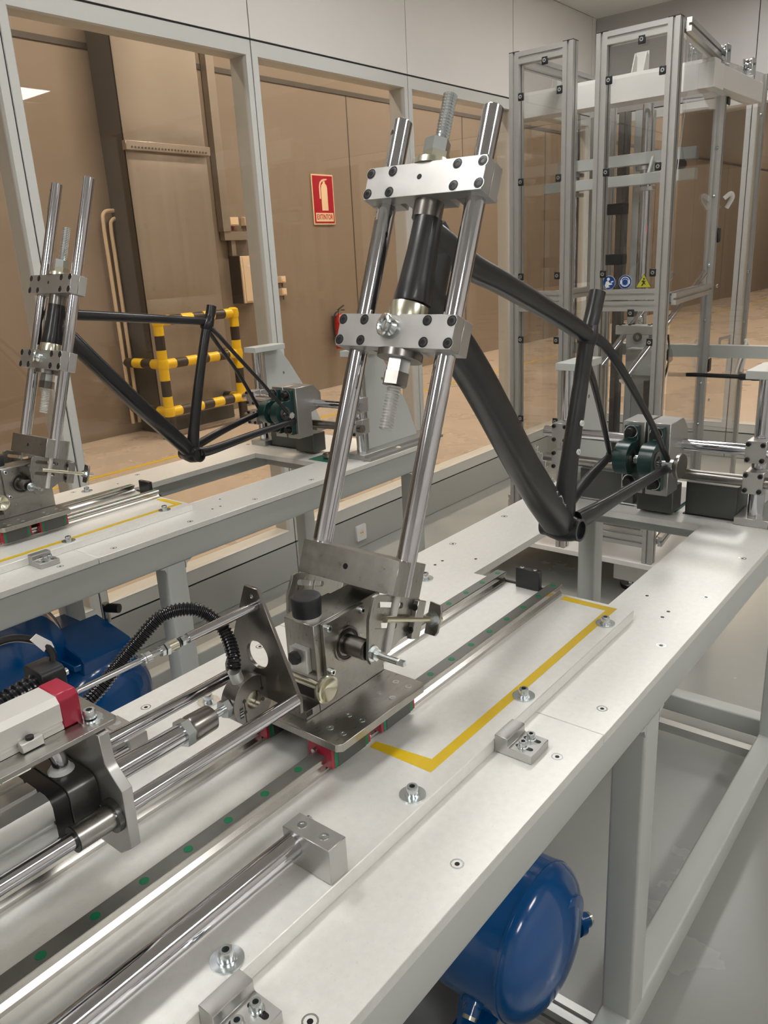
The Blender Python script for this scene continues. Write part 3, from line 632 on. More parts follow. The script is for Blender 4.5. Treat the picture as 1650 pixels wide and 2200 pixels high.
# ================================================================== HEAD TUBE COLUMN (local: X right, Y away, Z up the shafts)
def column(X, label, zt=.490, zm=.263, rt=.5995, scale=True, lo=0.):
    t = E('clamp_column', label, 'clamp column', X=X)
    for x in (-.08,.08):
        g = O('guide_rod', MB().lathe((x,0,-.1135),(0,0,1),[(0,.015),(rt+.112,.015),(rt+.1135,.0137)],36), 'chrome', t)
        O('thin_stud', Cy((x,-.006,-.114),(x,-.006,-.196),.0058,16), 'satin', t)
    # engraved scale on the left rod
    mb = MB(); s2 = MB()
    for i in range(70 if scale else 0):
        z = -.05+i*.0085
        if .235 < z < .292 or .462 < z < .518: continue
        w = .0045 if i % 5 else .0075
        c, s_ = math.cos(3.95), math.sin(3.95)
        mb.add([(-.08+.01512*math.cos(a), .01512*math.sin(a), zz) for a, zz in ((4.08,z),(4.08+w/.0151,z),(4.08+w/.0151,z+.0011),(4.08,z+.0011))], [(0,1,2,3)])
    for a0, a1 in ((4.00,4.66),):
        for z0, z1 in ((-.06,.236),(.292,.44)):
            k = 5
            s2.add([(-.08+.01506*math.cos(a0+(a1-a0)*i/k), .01506*math.sin(a0+(a1-a0)*i/k), z) for z in (z0,z1) for i in range(k+1)], [(i,i+1,k+2+i,k+1+i) for i in range(k)], True)
    if scale: O('engraved_scale', mb, 'blackox', t, kind='stuff'); O('scale_strip', s2, 'steel', t)
    O('rod_slot', MB().box(-.0885,-.0855,-.0135,-.0125,rt-.085,rt-.026), 'steel', t); O('rod_hole', Cy((-.0866,-.0113,rt-.022),(-.0876,-.0130,rt-.022),.0045,14), 'insert', t)
    for zc, nm in ((zm,0),(zt,1)):
        b = O('clamp_block', B(-.1045,.1045,-.029,-.0062,zc-.025,zc+.025), 'block', t, bev=.0006)
        for x in (-.1,-.058,.058,.1):
            for z in (zc-.0158, zc+.0158):
                s = O('cap_screw', screw_mb((x*.985,-.0285,z),(0,-1,0),.0062,.0011,18), ['blackox','insert'], b)
                O('counterbore', MB().ring((x*.985,-.02925,z),(x*.985,-.0285,z),.0078,.0086,22), 'zinc', s); O('bore_floor', Cy((x*.985,-.0292,z),(x*.985,-.0286,z),.0078,22), 'insert', s)
        for x0, x1 in ((-.1045,-.050),(.050,.1045)): O('rear_clamp', B(x0,x1,-.0052,.0175,zc-.025,zc+.025), 'block', t, bev=.0006)
        O('centre_bridge', B(-.04,.04,-.0075,.021,zc-.025,zc+.025), 'block', t, bev=.0006)
        if nm: O('centre_hole', Cy((-.006,-.0293,zc+.003),(-.006,-.0288,zc+.003),.0042,16), 'insert', b)
    # eye bolt on the middle block
    e = O('eye_bolt', MB().lathe((-.004,-.029,zm+.004),(0,-1,0),[(0,.013),(.004,.013),(.009,.009),(.014,.008)],20), 'zinc', t)
    ringp = [(-.010+.0125*math.cos(a), -.040-.006*math.cos(a), zm+.006+.0125*math.sin(a)) for a in [2*PI*i/24 for i in range(25)]]
    O('eye_ring', MB().tube(ringp, .0046, 10, caps=False), 'zinc', e)
    # centre cups, threads, nuts
    O('upper_cup', MB().lathe((0,0,zt-.025),(0,0,-1),[(-.004,.0225),(.0255,.0225)],36), 'steel', t)
    O('lower_cup', MB().lathe((0,0,zm+.025),(0,0,1),[(-.002,.0300),(.019,.0300),(.0225,.0285)],36), 'yzinc', t)
    def thread(a, b, r, pitch):
        n = int((b-a)/pitch); pr = []
        for i in range(n): pr += [(i*pitch, r*.80), (i*pitch+pitch*.5, r)]
        return MB().lathe((0,0,a), (0,0,1), pr, 18, smooth=False)
    a = zt+.025
    O('top_washer', Cy((-.004,0,a),(-.004,0,a+.009),.0335,32), 'yzinc', t); O('top_nut', MB().hexn((-.004,0,a+.0095),(-.004,0,a+.025),.0215), 'yzinc', t); O('lock_nut', MB().hexn((-.006,0,a+.0255),(-.006,0,a+.045),.0200), 'zinc', t)
    O('threaded_rod', thread(a+.040,a+.117+lo,.0108,.0045), 'zinc', t)
    a = zm-.025
    O('lower_washer', Cy((0,0,a),(0,0,a-.0105),.0345,36), 'steel', t); O('lower_nut', MB().hexn((0,0,a-.011),(0,0,a-.030),.0185), 'zinc', t); O('lower_lock_nut', MB().hexn((0,0,a-.0305),(0,0,a-.050),.0200), 'steel', t)
    O('lower_threaded_rod', thread(a-.117,a-.048,.0112,.0045), 'satin', t)
    # bottom crosshead
    O('crosshead', MB().prism([(-.0915,-.030),(.080,-.030),(.0885,-.0280),(.093,-.020),(.095,.030),(.090,.036),(-.0915,.036)],'z',-.1135,-.0635), 'brushed', t, bev=.0005)
    O('crosshead_hole', Cy((-.003,-.0303,-.089),(-.003,-.0298,-.089),.0045,16), 'insert', t)
    # cheek plates that swing on the carriage shaft
    for x, s in ((.0735,1),(-.0795,-1)):
        pr = [(-.058,-.1185),(-.050,-.1145),(.050,-.1145),(.062,-.120),(.064,-.150),(.058,-.172),(.030,-.176),(.012,-.192),(-.018,-.214),(-.034,-.214),(-.043,-.206),(-.060,-.150)]
        c = O('cheek_plate', MB().prism(pr,'x',x,x+.005,holes=[slot(-.042,.012,-.1285,.0045)[::-1],slot(-.040,.006,-.1585,.0045)[::-1]]), 'brushed', t, bev=.0006)
        O('cheek_lug', B(x+s*.006-.001, x+s*.006+.008, .042, .064, -.177, -.119) if s > 0 else B(x-.006,x-.001,.042,.064,-.177,-.119), 'brushed', c, bev=.001)
        xl = x+s*.010
        for z in (-.130,-.164): O('lug_screw', screw_mb((xl,.0415,z),(0,-1,0),.0050,.0008,14), ['blackox','insert'], c)
        O('adjusting_stud', Cy((xl,-.030,-.1475),(xl,.120,-.1475),.0052,16), 'yzinc', c)
        O('stud_nut', MB().hexn((xl,.088,-.1475),(xl,.096,-.1475),.0085), 'zinc', c); O('stud_washer', Cy((xl,.096,-.1475),(xl,.0975,-.1475),.0125,20), 'zinc', c)
        O('rear_plate', MB().prism([(xl-.011,-.122),(xl+.009,-.124),(xl+.012,-.135),(xl+.012,-.166),(xl+.008,-.172),(xl-.011,-.172)],'y',.0985,.1035), 'brushed', c, bev=.0005)
    return t
uv = V(.38102643,0,.92456414); vv = V(-.02564752,.99961517,.01056972); ww = vv.cross(uv)
def colmat(M0, u, v):
    u = Vector(u).normalized(); v = Vector(v); v = (v-u*v.dot(u)).normalized(); w = v.cross(u)
    return Matrix(((-v.x,w.x,u.x,M0[0]),(-v.y,w.y,u.y,M0[1]),(-v.z,w.z,u.z,M0[2]),(0,0,0,1)))
XC = colmat((.6126,.064,1.2), uv, vv)
def pivot():
    t = E('pivot_shaft', 'short steel pivot shaft with nut and square-ended bolt on the near carriage side', 'pivot shaft', (.502,.0,1.035))
    cx, cz = .502, 1.035
    O('shaft', Cy((cx,.031,cz),(cx,-.0085,cz),.0148,32), 'steel', t); O('shaft', Cy((cx,.1006,cz),(cx,.1365,cz),.0148,32), 'steel', t)
    O('nut', Cy((cx+.003,-.0165,cz-.004),(cx+.003,-.0180,cz-.004),.0115,20).hexn((cx+.003,-.0180,cz-.004),(cx+.003,-.0245,cz-.004),.0095), 'zinc', t)
    O('bolt', Cy((cx+.003,-.0245,cz-.004),(cx+.003,-.062,cz-.004),.0048,18).box(cx-.0003,cx+.0063,-.072,-.062,cz-.0073,cz-.0007), 'zinc', t)
    return t
# ================================================================== BICYCLE FRAMES
def bike(label, d, m, chunky=1.0):
    t = E('bicycle_frame', label, 'bicycle frame', d['bb'])
    u = Vector(d['u']).normalized(); side = Vector(d['n']).normalized(); up = tuple(side)
    ha, hb = Vector(d['hb']), Vector(d['ht'])
    L = (hb-ha).length; k = chunky
    if 'hf' in d: O('head_fairing', MB().tube(smooth(d['hf'],6), lerp_list(d['hf_r'],6), 24, up=up, sq=.8), m, t)
    O('head_tube', MB().lathe(ha, hb-ha, [(0,.0285*k),(.004,.0292*k),(L*.25,.0262*k),(L*.6,.0232*k),(L-.004,.0222*k),(L,.0214*k)],36), m, t)
    def sweep(name, key, rads, sub=8, **kw):
        P = smooth(d[key], sub); R_ = lerp_list(rads, sub)
        return O(name, MB().tube(P, R_, 24, up=up, **kw), m, t)
    # with up = side normal, first radius runs in the frame plane, second across it
    sweep('top_tube', 'tt', d['tt_r'], sq=.8)
    sweep('seat_tube', 'st', d['st_r'])
    dt = sweep('down_tube', 'dt', d['dt_r'], sq=.75)
    sweep('chainstay', 'csr', d['cs_r'], sq=.75); sweep('chainstay', 'csl', d['cs_r'], sq=.75)
    sweep('seatstay', 'ssr', d['ss_r']); sweep('seatstay', 'ssl', d['ss_r'])
    bb = Vector(d['bb']); r = d.get('bbr', .0235)
    O('bottom_bracket_shell', MB().ring(bb-side*.0435, bb+side*.0435, r*.80, r, 36), m, t)
    O('shell_core', MB().lathe(bb-side*.034, side, [(0,r*1.0),(.01,r*1.12),(.034,r*1.30),(.058,r*1.12),(.068,r*1.0)],28), m, t)
    O('shell_bore', Cy(bb-side*.030, bb-side*.028, r*.8, 24), 'insert', t)
    O('cluster_fairing', MB().lathe(d['st'][2], Vector(d['st'][1])-Vector(d['st'][2]), [(-.022,.010),(-.014,.0185),(.0,.0215),(.014,.0195),(.026,.0165)],24), m, t)
    O('seat_tube_bore', Cy(Vector(d['st'][0]), Vector(d['st'][0])+u*.0006, d['st_r'][0][0]*.86, 20), 'insert', t)
    for k_ in ('csr','csl'):
        p = Vector(d[k_][-1]); O('dropout', MB().cyl(p-side*.004, p+side*.004, .0155, 20), m, t)
    return t
NB = dict(u=(.38,0,.925), n=(.0297,.9996,0), hb=(.7315,.0605,1.488), ht=(.7805,.0600,1.6065),
 tt=[(.765,.0600,1.585),(.800,.0587,1.5735),(.8855,.0560,1.5363),(.9826,.0531,1.5042),(1.1443,.0483,1.4456),(1.2600,.0446,1.4010),(1.3120,.0436,1.3780)],
 tt_r=[(.0300,.0200),(.0260,.0215),(.0210,.0205),(.0190,.0205),(.0175,.0195),(.0170,.0180),(.0150,.0160)],
 st=[(1.3439,.0424,1.4678),(1.3256,.0429,1.4247),(1.3033,.0436,1.3801),(1.2790,.0442,1.2905),(1.2372,.0455,1.1395),(1.2169,.0461,1.0400),(1.2150,.0461,1.0050)],
 st_r=[(.0178,.0165),(.0178,.0165),(.0170,.0165),(.0165,.0160),(.0205,.0180),(.0260,.0230),(.0240,.0260)],
 dt=[(.742,.0599,1.520),(.7700,.0596,1.4850),(.8748,.0563,1.3791),(.9496,.0541,1.2919),(1.0407,.0514,1.1785),(1.1245,.0489,1.0829),(1.1934,.0468,1.0080)],
 dt_r=[(.0260,.0220),(.0330,.0240),(.0310,.0270),(.0310,.0275),(.0310,.0285),(.0320,.0310),(.0270,.0330)],
 bb=(1.2101,.0463,.9967), bbr=.0240,
 hf=[(.8000,.0600,1.6020),(.8060,.0597,1.5750),(.7920,.0600,1.5400),(.7700,.0600,1.4950),(.7640,.0600,1.4700)], hf_r=[(.012,.014),(.024,.0185),(.027,.0205),(.030,.0235),(.024,.0220)],
 csr=[(1.2300,.0200,1.0090),(1.2800,.0060,1.0180),(1.3609,-.0031,1.0245),(1.4729,-.0215,1.0370),(1.6040,-.0365,1.0456)],
 csl=[(1.2250,.0700,1.0010),(1.2700,.0790,1.0080),(1.3509,.0860,1.0230),(1.4425,.0960,1.0400),(1.5840,.1064,1.0600)],
 cs_r=[(.0215,.0120),(.0185,.0110),(.0150,.0095),(.0135,.0085),(.0105,.0060)],
 ssr=[(1.2960,.0380,1.3900),(1.3435,.0224,1.3601),(1.3764,.0064,1.3180),(1.4477,-.0057,1.2453),(1.5371,-.0184,1.1510),(1.6080,-.0360,1.0500)],
 ssl=[(1.2960,.0500,1.3850),(1.3350,.0640,1.3600),(1.3700,.0740,1.3200),(1.4230,.0800,1.2640),(1.4920,.0900,1.1800),(1.5820,.1060,1.0700)],
 ss_r=[(.0120,.0110),(.0110,.0095),(.0100,.0085),(.0085,.0075),(.0075,.0068),(.0080,.0055)])
FB = dict(u=(.32,0,.947), n=(0,1,0), hb=(.8975,1.416,1.376), ht=(.9375,1.416,1.494),
 tt=[(.940,1.414,1.456),(.9800,1.410,1.4520),(1.165,1.388,1.4280),(1.300,1.386,1.4100),(1.396,1.385,1.3970),(1.412,1.385,1.390)],
 tt_r=[(.0170,.0150),(.0150,.0145),(.0135,.0140),(.0125,.0135),(.0120,.0120),(.0110,.0110)],
 st=[(1.4390,1.385,1.4420),(1.4300,1.385,1.4170),(1.4120,1.385,1.3860),(1.3620,1.385,1.2428),(1.3150,1.385,1.0850),(1.3010,1.385,1.0300),(1.2950,1.385,1.0000)],
 st_r=[(.0160,.0155),(.0160,.0155),(.0150,.0150),(.0155,.0150),(.0175,.0170),(.0200,.0195),(.0190,.0210)],
 dt=[(.915,1.414,1.430),(.945,1.409,1.3960),(.9850,1.402,1.3460),(1.120,1.386,1.1790),(1.210,1.385,1.0820),(1.278,1.385,1.0080),(1.285,1.385,1.0000)],
 dt_r=[(.0200,.0180),(.0255,.0200),(.0240,.0215),(.0235,.0220),(.0235,.0230),(.0220,.0240),(.0200,.0240)],
 bb=(1.2890,1.385,.9910), bbr=.0215,
 csr=[(1.3000,1.358,.9960),(1.3520,1.346,.9985),(1.5000,1.330,1.0155),(1.6000,1.320,1.0240),(1.6780,1.310,1.0310)],
 csl=[(1.3000,1.412,.9980),(1.3400,1.420,1.0060),(1.4616,1.432,1.0290),(1.5700,1.442,1.0440),(1.6560,1.452,1.0530)],
 cs_r=[(.0165,.0110),(.0150,.0100),(.0125,.0090),(.0105,.0080),(.0085,.0055)],
 ssr=[(1.4080,1.378,1.3880),(1.4400,1.362,1.3450),(1.4752,1.350,1.2956),(1.5646,1.330,1.1854),(1.6300,1.318,1.1020),(1.6800,1.310,1.0400)],
 ssl=[(1.4080,1.392,1.3880),(1.4350,1.402,1.3550),(1.4700,1.412,1.3150),(1.5450,1.426,1.2250),(1.6120,1.440,1.1300),(1.6590,1.451,1.0600)],
 ss_r=[(.0080,.0080),(.0072,.0072),(.0066,.0066),(.0062,.0062),(.0062,.0062),(.0070,.0050)])
# ================================================================== REAR AXLE FIXTURE
def rear(labs):
    out = []
    t = E('rear_fixture', labs[0], 'axle fixture', (1.75,.063,.876)); out.append(t)
    for y, nm in ((-.193,0),(.318,1)):
        b = O('side_foot', B(1.752,2.20,y-.040,y+.040,.8763,.896), 'block', t, bev=.001)
        if nm == 0: O('foot_step', B(1.752,2.20,y-.070,y-.0405,.8763,.886), 'block', b)
        O('post', Cy((1.789,y,.896),(1.789,y,1.240),.0185,32), 'chrome', t)
        O('post_cap', B(1.748,1.905,y-.042,y+.022,1.2402,1.260) if nm else B(1.748,1.905,y-.026,y+.04,1.2402,1.260), 'frame', t, bev=.001)
        O('side_plate', MB().prism([(1.835,.8965),(2.13,.8965),(2.075,1.02),(1.965,1.18),(1.915,1.2398),(1.835,1.2398)],'y',y+.005,y+.018,holes=[circ(1.93,1.14,.006,12)]), 'frame', t, bev=.001)
        for zc in (1.0690,.9920):
            c = O('cross_clamp', MB().prism([(y-.0235,zc-.0275),(y+.0235,zc-.0275),(y+.0235,zc+.0235),(y+.0195,zc+.0275),(y-.0235,zc+.0275)],'x',1.735,1.768), 'block', t, bev=.001)
            O('clamp_back', B(1.771,1.812,y-.0225,y+.0225,zc-.026,zc+.026), 'block', t, bev=.001)
            for dy in (-.0165,.0165):
                for dz in (-.019,.019): O('clamp_screw', screw_mb((1.7352,y+dy,zc+dz),(-1,0,0),.0058,.0055,14), ['blackox','insert'], c)
    for k, z in enumerate((1.0690,.9920)): O('cross_shaft', Cy((1.7515,-.235,z),(1.7515,.370,z),.0142,32), 'chrome' if k == 0 else 'steel', t)
    for y in (.0735,.0105):
        O('bearing_plate', MB().prism([(1.652,.955),(1.725,.955),(1.725,1.040),(1.78,1.052),(1.78,1.105),(1.745,1.138),(1.652,1.138)],'y',y-.028,y+.028), 'block', t, bev=.0012)
        cx, cz, xb = 1.602, 1.0565, 1.6515
        r = .041
        pb = [(xb,.972)] + [(xb,1.131),(xb-.018,1.131),(xb-.018,1.098)] + [(cx+r*math.cos(a), cz+r*math.sin(a)) for a in [PI*.40+(PI*1.20)*i/16 for i in range(17)]] + [(xb-.018,1.012),(xb-.018,.972)]
        p = O('pillow_block', MB().prism(pb,'y',y-.0175,y+.0175), 'castgreen', t, bev=.0035)
        for z in (1.116,.990): O('base_bolt', MB().ring((xb-.0185,y,z),(xb-.0205,y,z),.004,.0145,22).cyl((xb-.0205,y,z),(xb-.036,y,z),.0105,18), 'blackox', p); O('bolt_washer', MB().ring((xb-.0182,y,z),(xb-.0192,y,z),.010,.0165,22), 'zinc', p)
        O('bearing_insert', MB().ring((cx,y-.019,cz),(cx,y+.019,cz),.0125,.0235,28), 'steel', p)
    O('base_block', B(1.735,1.80,-.005,.090,.8835,.9545), 'gbox', t, bev=.002)
    t2 = E('rear_axle', labs[1], 'axle', (1.602,.035,1.05)); out.append(t2)
    n = V(.10,.995,.02).normalized(); c = V(1.602,.035,1.0555)
    O('axle_shaft', Cy(c+n*.085, c-n*.085, .0075, 20), 'chrome', t2); O('axle_sleeve', Cy(c+n*.060, c+n*.040, .0115, 20).cyl(c+n*.012, c-n*.010, .0115, 20), 'zinc', t2)
    O('axle_nut', MB().hexn(c-n*.076, c-n*.086, .012), 'zinc', t2)
    return out
def knob():
    n = V(.10,.995,.02).normalized(); c = V(1.602,.035,1.0555)
    t = E('knurled_knob', 'round brown-grey knurled knob on the right end of the near rear axle', 'knob', tuple(c-n*.10))
    m = MB(); N = 40
    O('knob_disc', m.lathe(c-n*.088, -n, [(0,.010),(.006,.011),(.0065,.0285),(.0085,.0300),(.0155,.0300),(.0175,.0285),(.018,.006)],N), 'steel', t, bev=0)
    return t
def weight_box(y0, y1, lab):
    t = E('cover_box', lab, 'box', (1.83,(y0+y1)/2,.876))
    O('cover', MB().prism(rrect(1.778,1.882,y0,y1,.006,3),'z',.8785,.964), 'gbox', t, bev=.0015); O('base_gasket', B(1.775,1.885,y0-.003,y1+.003,.8762,.8784), 'rubber', t)
    return t
# ================================================================== TANKS, HOSES
def tank(label, X, r, L, motor=False):
    # local: axis +x towards the visible domed end, local y across, z up; X places it
    t = E('compressor_tank', label, 'air tank', X=X)
    e = .42*r; pr = [(0,.0)]
    for i in range(1,10): a = PI/2*i/9; pr.append((e*(1-math.cos(a)), r*math.sin(a)))
    pr.append((L-e, r))
    for i in range(1,11): a = PI/2*i/10; pr.append((L-e+e*math.sin(a), r*math.cos(a)))
    O('tank_shell', MB().lathe((-L,0,0),(1,0,0),pr,48), 'blue', t)
    O('weld_seam', MB().ring((-e-.006,0,0),(-e+.000,0,0),r*.99,r+.0018,48), 'blue', t)
    O('name_plate', MB().prism([(.30*r+a, .26*r+b) for a, b in circ(0,0,.33*r,28)],'x',-.05,-.0115), 'blue', t, bev=.0015)
    def port(p0, d):
        p0, d = Vector(p0), Vector(d).normalized()
        q = O('port_boss', Cy(p0-d*.02, p0+d*.022, .0155, 20), 'blue', t); O('port_flange', Cy(p0-d*.010, p0+d*.004, .024, 22), 'blue', q)
        O('plug', Cy(p0+d*.022, p0+d*.029, .0135, 20), 'yzinc', q); O('plug_socket', MB().hexn(p0+d*.029, p0+d*.0296, .006), 'insert', q)
    port((-e*.55, .83*r, -.30*r), (.35,.93,-.1)); port((-e-.060, -.86*r, -.50*r), (.1,-.8,-.6))
    for x in (-e-.11, -L+.13):
        O('foot', MB().prism([(-.80*r,-r-.085),(.80*r,-r-.085),(.62*r,-.70*r),(0,-.96*r),(-.62*r,-.70*r)],'x',x-.005,x+.005), 'blue', t); O('foot_pad', B(x-.035,x+.035,-.85*r,.85*r,-r-.092,-r-.085), 'blue', t)
    if motor:
        O('motor_mount', B(-.40,-.04,-.09,.09,r-.01,r+.01), 'blue', t, bev=.003)
        O('pump_cover', MB().lathe((-.12,-.20,r*1.30),(1,0,0),[(-.30,.0),(-.295,.11),(-.26,.160),(-.06,.165),(.0,.14),(.03,.08),(.035,.0)],32), 'blue', t)
        O('switch_cover', MB().prism([(-.20,r-.03),(-.035,r-.03),(-.02,r+.015),(-.035,r+.03),(-.20,r+.060)],'y',-.07,.09), 'blue', t, bev=.003)
        O('valve', Cy((-.16,.10,r+.04),(-.16,.10,r+.10),.010,12), 'yzinc', t); O('valve_knob', Cy((-.16,.10,r+.085),(-.12,.12,r+.085),.014,12), 'rubber', t)
    return t
# ================================================================== GUARD CAGES AND DROP TEST MACHINE
def corner_clip(t, x, y, z, sy=1):
    c = O('panel_clip', B(x-.028,x-.023,y-.014,y+.014,z-.015,z+.015), 'rubber', t, bev=.002)
    O('clip_screw', MB().ring((x-.032,y,z),(x-.028,y,z),.003,.0075,14), 'zinc', c)
def cage(name, ya, yb, label, depth, doorang=None):
    # front frame at x = 2.95 between y = ya (right) and yb (left)
    t = E(name, label, 'machine guard', (2.95,(ya+yb)/2,0)); xf = 2.9725; zt = 2.326
    for y in (ya+.0225, yb-.0225):
        O('upright', MB().profile((xf,y,.226),(xf,y,zt)), 'anod', t); O('end_plate', B(xf-.0225,xf+.0225,y-.0225,y+.0225,zt,zt+.003), 'blackox', t)
        if depth and y > ya+.1:
            O('upright', MB().profile((xf+depth,y,.226),(xf+depth,y,zt)), 'anod', t)
            for z in (zt-.0225,1.345,.32): O('side_rail', MB().profile((xf+.0225,y,z),(xf+depth-.0225,y,z)), 'anod', t)
    for z in (zt-.0225, .32): O('cross_rail', MB().profile((xf,ya+.045,z),(xf,yb-.045,z)), 'anod', t)
    for z in (1.367,1.322): O('cross_rail', MB().profile((xf,ya+.045,z),(xf,yb-.045,z),.040), 'anod', t)
    for z0, z1 in ((.345,1.30),(1.39,2.28)):
        O('clear_panel', B(xf-.004,xf,ya+.043,yb-.043,z0,z1), 'acryl', t)
        for z in (z0+.06, (z0+z1)/2, z1-.12):
            corner_clip(t, xf+.005, ya+.055, z); corner_clip(t, xf+.005, yb-.055, z)
        corner_clip(t, xf+.005, (ya+yb)/2-.02, z1-.005)
        if depth: O('side_panel', B(xf+.02,xf+depth-.02,yb-.024,yb-.020,z0,z1), 'acryl', t)
    return t
cage('machine_guard', .892, 1.177, 'left of two tall aluminium guard cages with clear panels', .95)
cg = cage('machine_guard', .480, .798, 'right tall aluminium guard cage with safety signs on its clear panel', 0)
# swung side door of the right cage
a = math.radians(6.74); XD = Matrix.Translation((2.9725+.03,.4800,0)) @ Matrix.Rotation(a,4,'Z')
t = E('guard_door', 'slightly open clear side door of the right guard cage with white handle and black hinges', 'door', X=XD)
Ld = .745
for z in (2.3035,1.345,.32): O('door_rail', MB().profile((.0,0,z),(Ld-.0225,0,z)), 'anod', t)
O('door_stile', MB().profile((Ld,0,.28),(Ld,0,2.326)), 'anod', t)
for z0, z1 in ((.345,1.32),(1.37,2.28)): O('clear_panel', B(.02,Ld-.02,-.004,.0,z0,z1), 'acryl', t)
for z in (2.16,1.58,.98): O('hinge', B(Ld+.016,Ld+.066,-.030,-.0226,z-.032,z+.032), 'rubber', t, bev=.003)
for z in (2.24,1.95,1.75,1.45,1.2,.9,.7): O('panel_screw', Cy((Ld-.03,-.010,z),(Ld-.03,-.0041,z),.008,12), 'zinc', t)
XD2 = XD @ Matrix.Translation((Ld+.035,-.012,0)) @ Matrix.Rotation(math.radians(-12),4,'Z')
t = E('guard_door', 'clear outer door leaf beyond the black hinges with a bent white handle', 'door', X=XD2)
O('clear_panel', B(.0,.46,-.004,.0,.28,2.30), 'acryl', t)
O('edge_strip', B(.44,.462,-.012,.008,.28,2.30), 'anod', t)
O('slot_plate', MB().prism([(.12,1.00),(.26,.98),(.26,1.10),(.12,1.10)],'y',-.008,-.0045,holes=[[(.14,1.015),(.245,1.0),(.245,1.085),(.14,1.085)]]), 'anod', t)
for x, z in ((.06,2.2),(.2,2.2),(.42,2.12),(.05,1.35),(.05,.8),(.43,1.4),(.43,1.15)): O('panel_screw', Cy((x,-.010,z),(x,-.0041,z),.008,12), 'zinc', t)
O('bent_handle', MB().tube(smooth([(.30,-.03,.90),(.36,-.04,1.02),(.385,-.04,1.045),(.40,-.03,1.06),(.415,-.04,1.03),(.41,-.04,.99),(.37,-.03,.90)],5),.007,10), 'white', t)
O('pull_hook', MB().tube(smooth([(.02,-.02,1.74),(.03,-.045,1.76),(.05,-.045,1.74),(.055,-.02,1.70)],4),.010,10), 'white', t)
t = E('crank_handle', 'black grip bar on a lever in front of the right guard door', 'handle', (3.9,.50,.9))
O('grip', MB().lathe((3.62,.36,.955),(-.0,-1,0),[(0,.012),(.01,.016),(.05,.014),(.06,.016),(.12,.014),(.13,.017),(.145,.017),(.15,.010)],20), 'rubber', t); O('lever_bar', MB().tube([(3.62,.36,.955),(3.62,.60,.955)],.010,10), 'blackox', t)
# safety signs on the clear panel (plane x = 2.968)
XS = Matrix(((0,0,-1,2.9660),(-1,0,0,0),(0,1,0,0),(0,0,0,1)))      # local x -> -y (right), local y -> z, local z -> -x
def disc(t, cy, cz, r, m, d, nm): O(nm, Cy((2.9675-d,cy,cz),(2.9675-d-.0004,cy,cz),r,32), m, t)
t = E('manual_sign', 'round blue sign with a white figure reading a booklet', 'sign', (2.966,.722,1.416))
disc(t,.722,1.4155,.0270,'whitep',0,'rim'); disc(t,.722,1.4155,.0260,'bluesign',.0005,'field')
def flat(t, nm, m, pts, d=.0010): O(nm, MB().prism([(y, z) for y, z in pts],'x',2.9675-d-.0003,2.9675-d), m, t)
c0, z0 = .722, 1.4155
flat(t,'pictogram_body','whitep',[(c0+.018,z0-.012),(c0+.013,z0+.004),(c0+.004,z0+.007),(c0-.004,z0-.002),(c0-.014,z0-.004),(c0-.014,z0-.008),(c0+.000,z0-.010),(c0+.002,z0-.014),(c0-.006,z0-.018),(c0+.012,z0-.021)])
disc(t,c0+.003,z0+.0135,.0062,'whitep',.0010,'pictogram_head'); flat(t,'pictogram_book','whitep',[(c0-.008,z0+.004),(c0-.019,z0+.007),(c0-.019,z0+.002),(c0-.008,z0-.001)],.0012)
c0 = .6535; z0 = 1.4165
t = E('ear_protection_sign', 'round blue sign with a white head wearing ear muffs', 'sign', (2.966,c0,z0))
disc(t,c0,z0,.0270,'whitep',0,'rim'); disc(t,c0,z0,.0260,'bluesign',.0005,'field')
O('pictogram_band', MB().ring((2.9665,c0,z0+.001),(2.9661,c0,z0+.001),.0165,.0195,28), 'whitep', t)
O('pictogram_head', Cy((2.9664,c0,z0-.001),(2.9660,c0,z0-.001),.0135,24), 'whitep', t); O('pictogram_face', Cy((2.9661,c0,z0-.001),(2.9657,c0,z0-.001),.0118,24), 'bluesign', t)
for s in (-1,1): flat(t,'pictogram_muff','whitep',[(c0+s*.014,z0-.009),(c0+s*.0205,z0-.007),(c0+s*.0205,z0+.006),(c0+s*.014,z0+.008)],.0014)
c0 = .577; z0 = 1.415
t = E('warning_sign', 'yellow triangular warning sign with a slipping figure', 'sign', (2.966,c0,z0))
flat(t,'border','ink',[(c0+.031,z0-.022),(c0-.031,z0-.022),(c0,z0+.031)],0); flat(t,'field','yelsign',[(c0+.0292,z0-.0210),(c0-.0292,z0-.0210),(c0,z0+.0288)],.0005)
flat(t,'pictogram','ink',[(c0+.010,z0-.014),(c0+.002,z0-.004),(c0+.009,z0+.003),(c0+.001,z0+.007),(c0-.004,z0+.002),(c0-.010,z0+.005),(c0-.004,z0-.003),(c0-.011,z0-.013),(c0-.002,z0-.007),(c0+.005,z0-.016)],.0010); disc(t,c0-.001,z0+.0115,.0035,'ink',.0010,'pictogram_head')
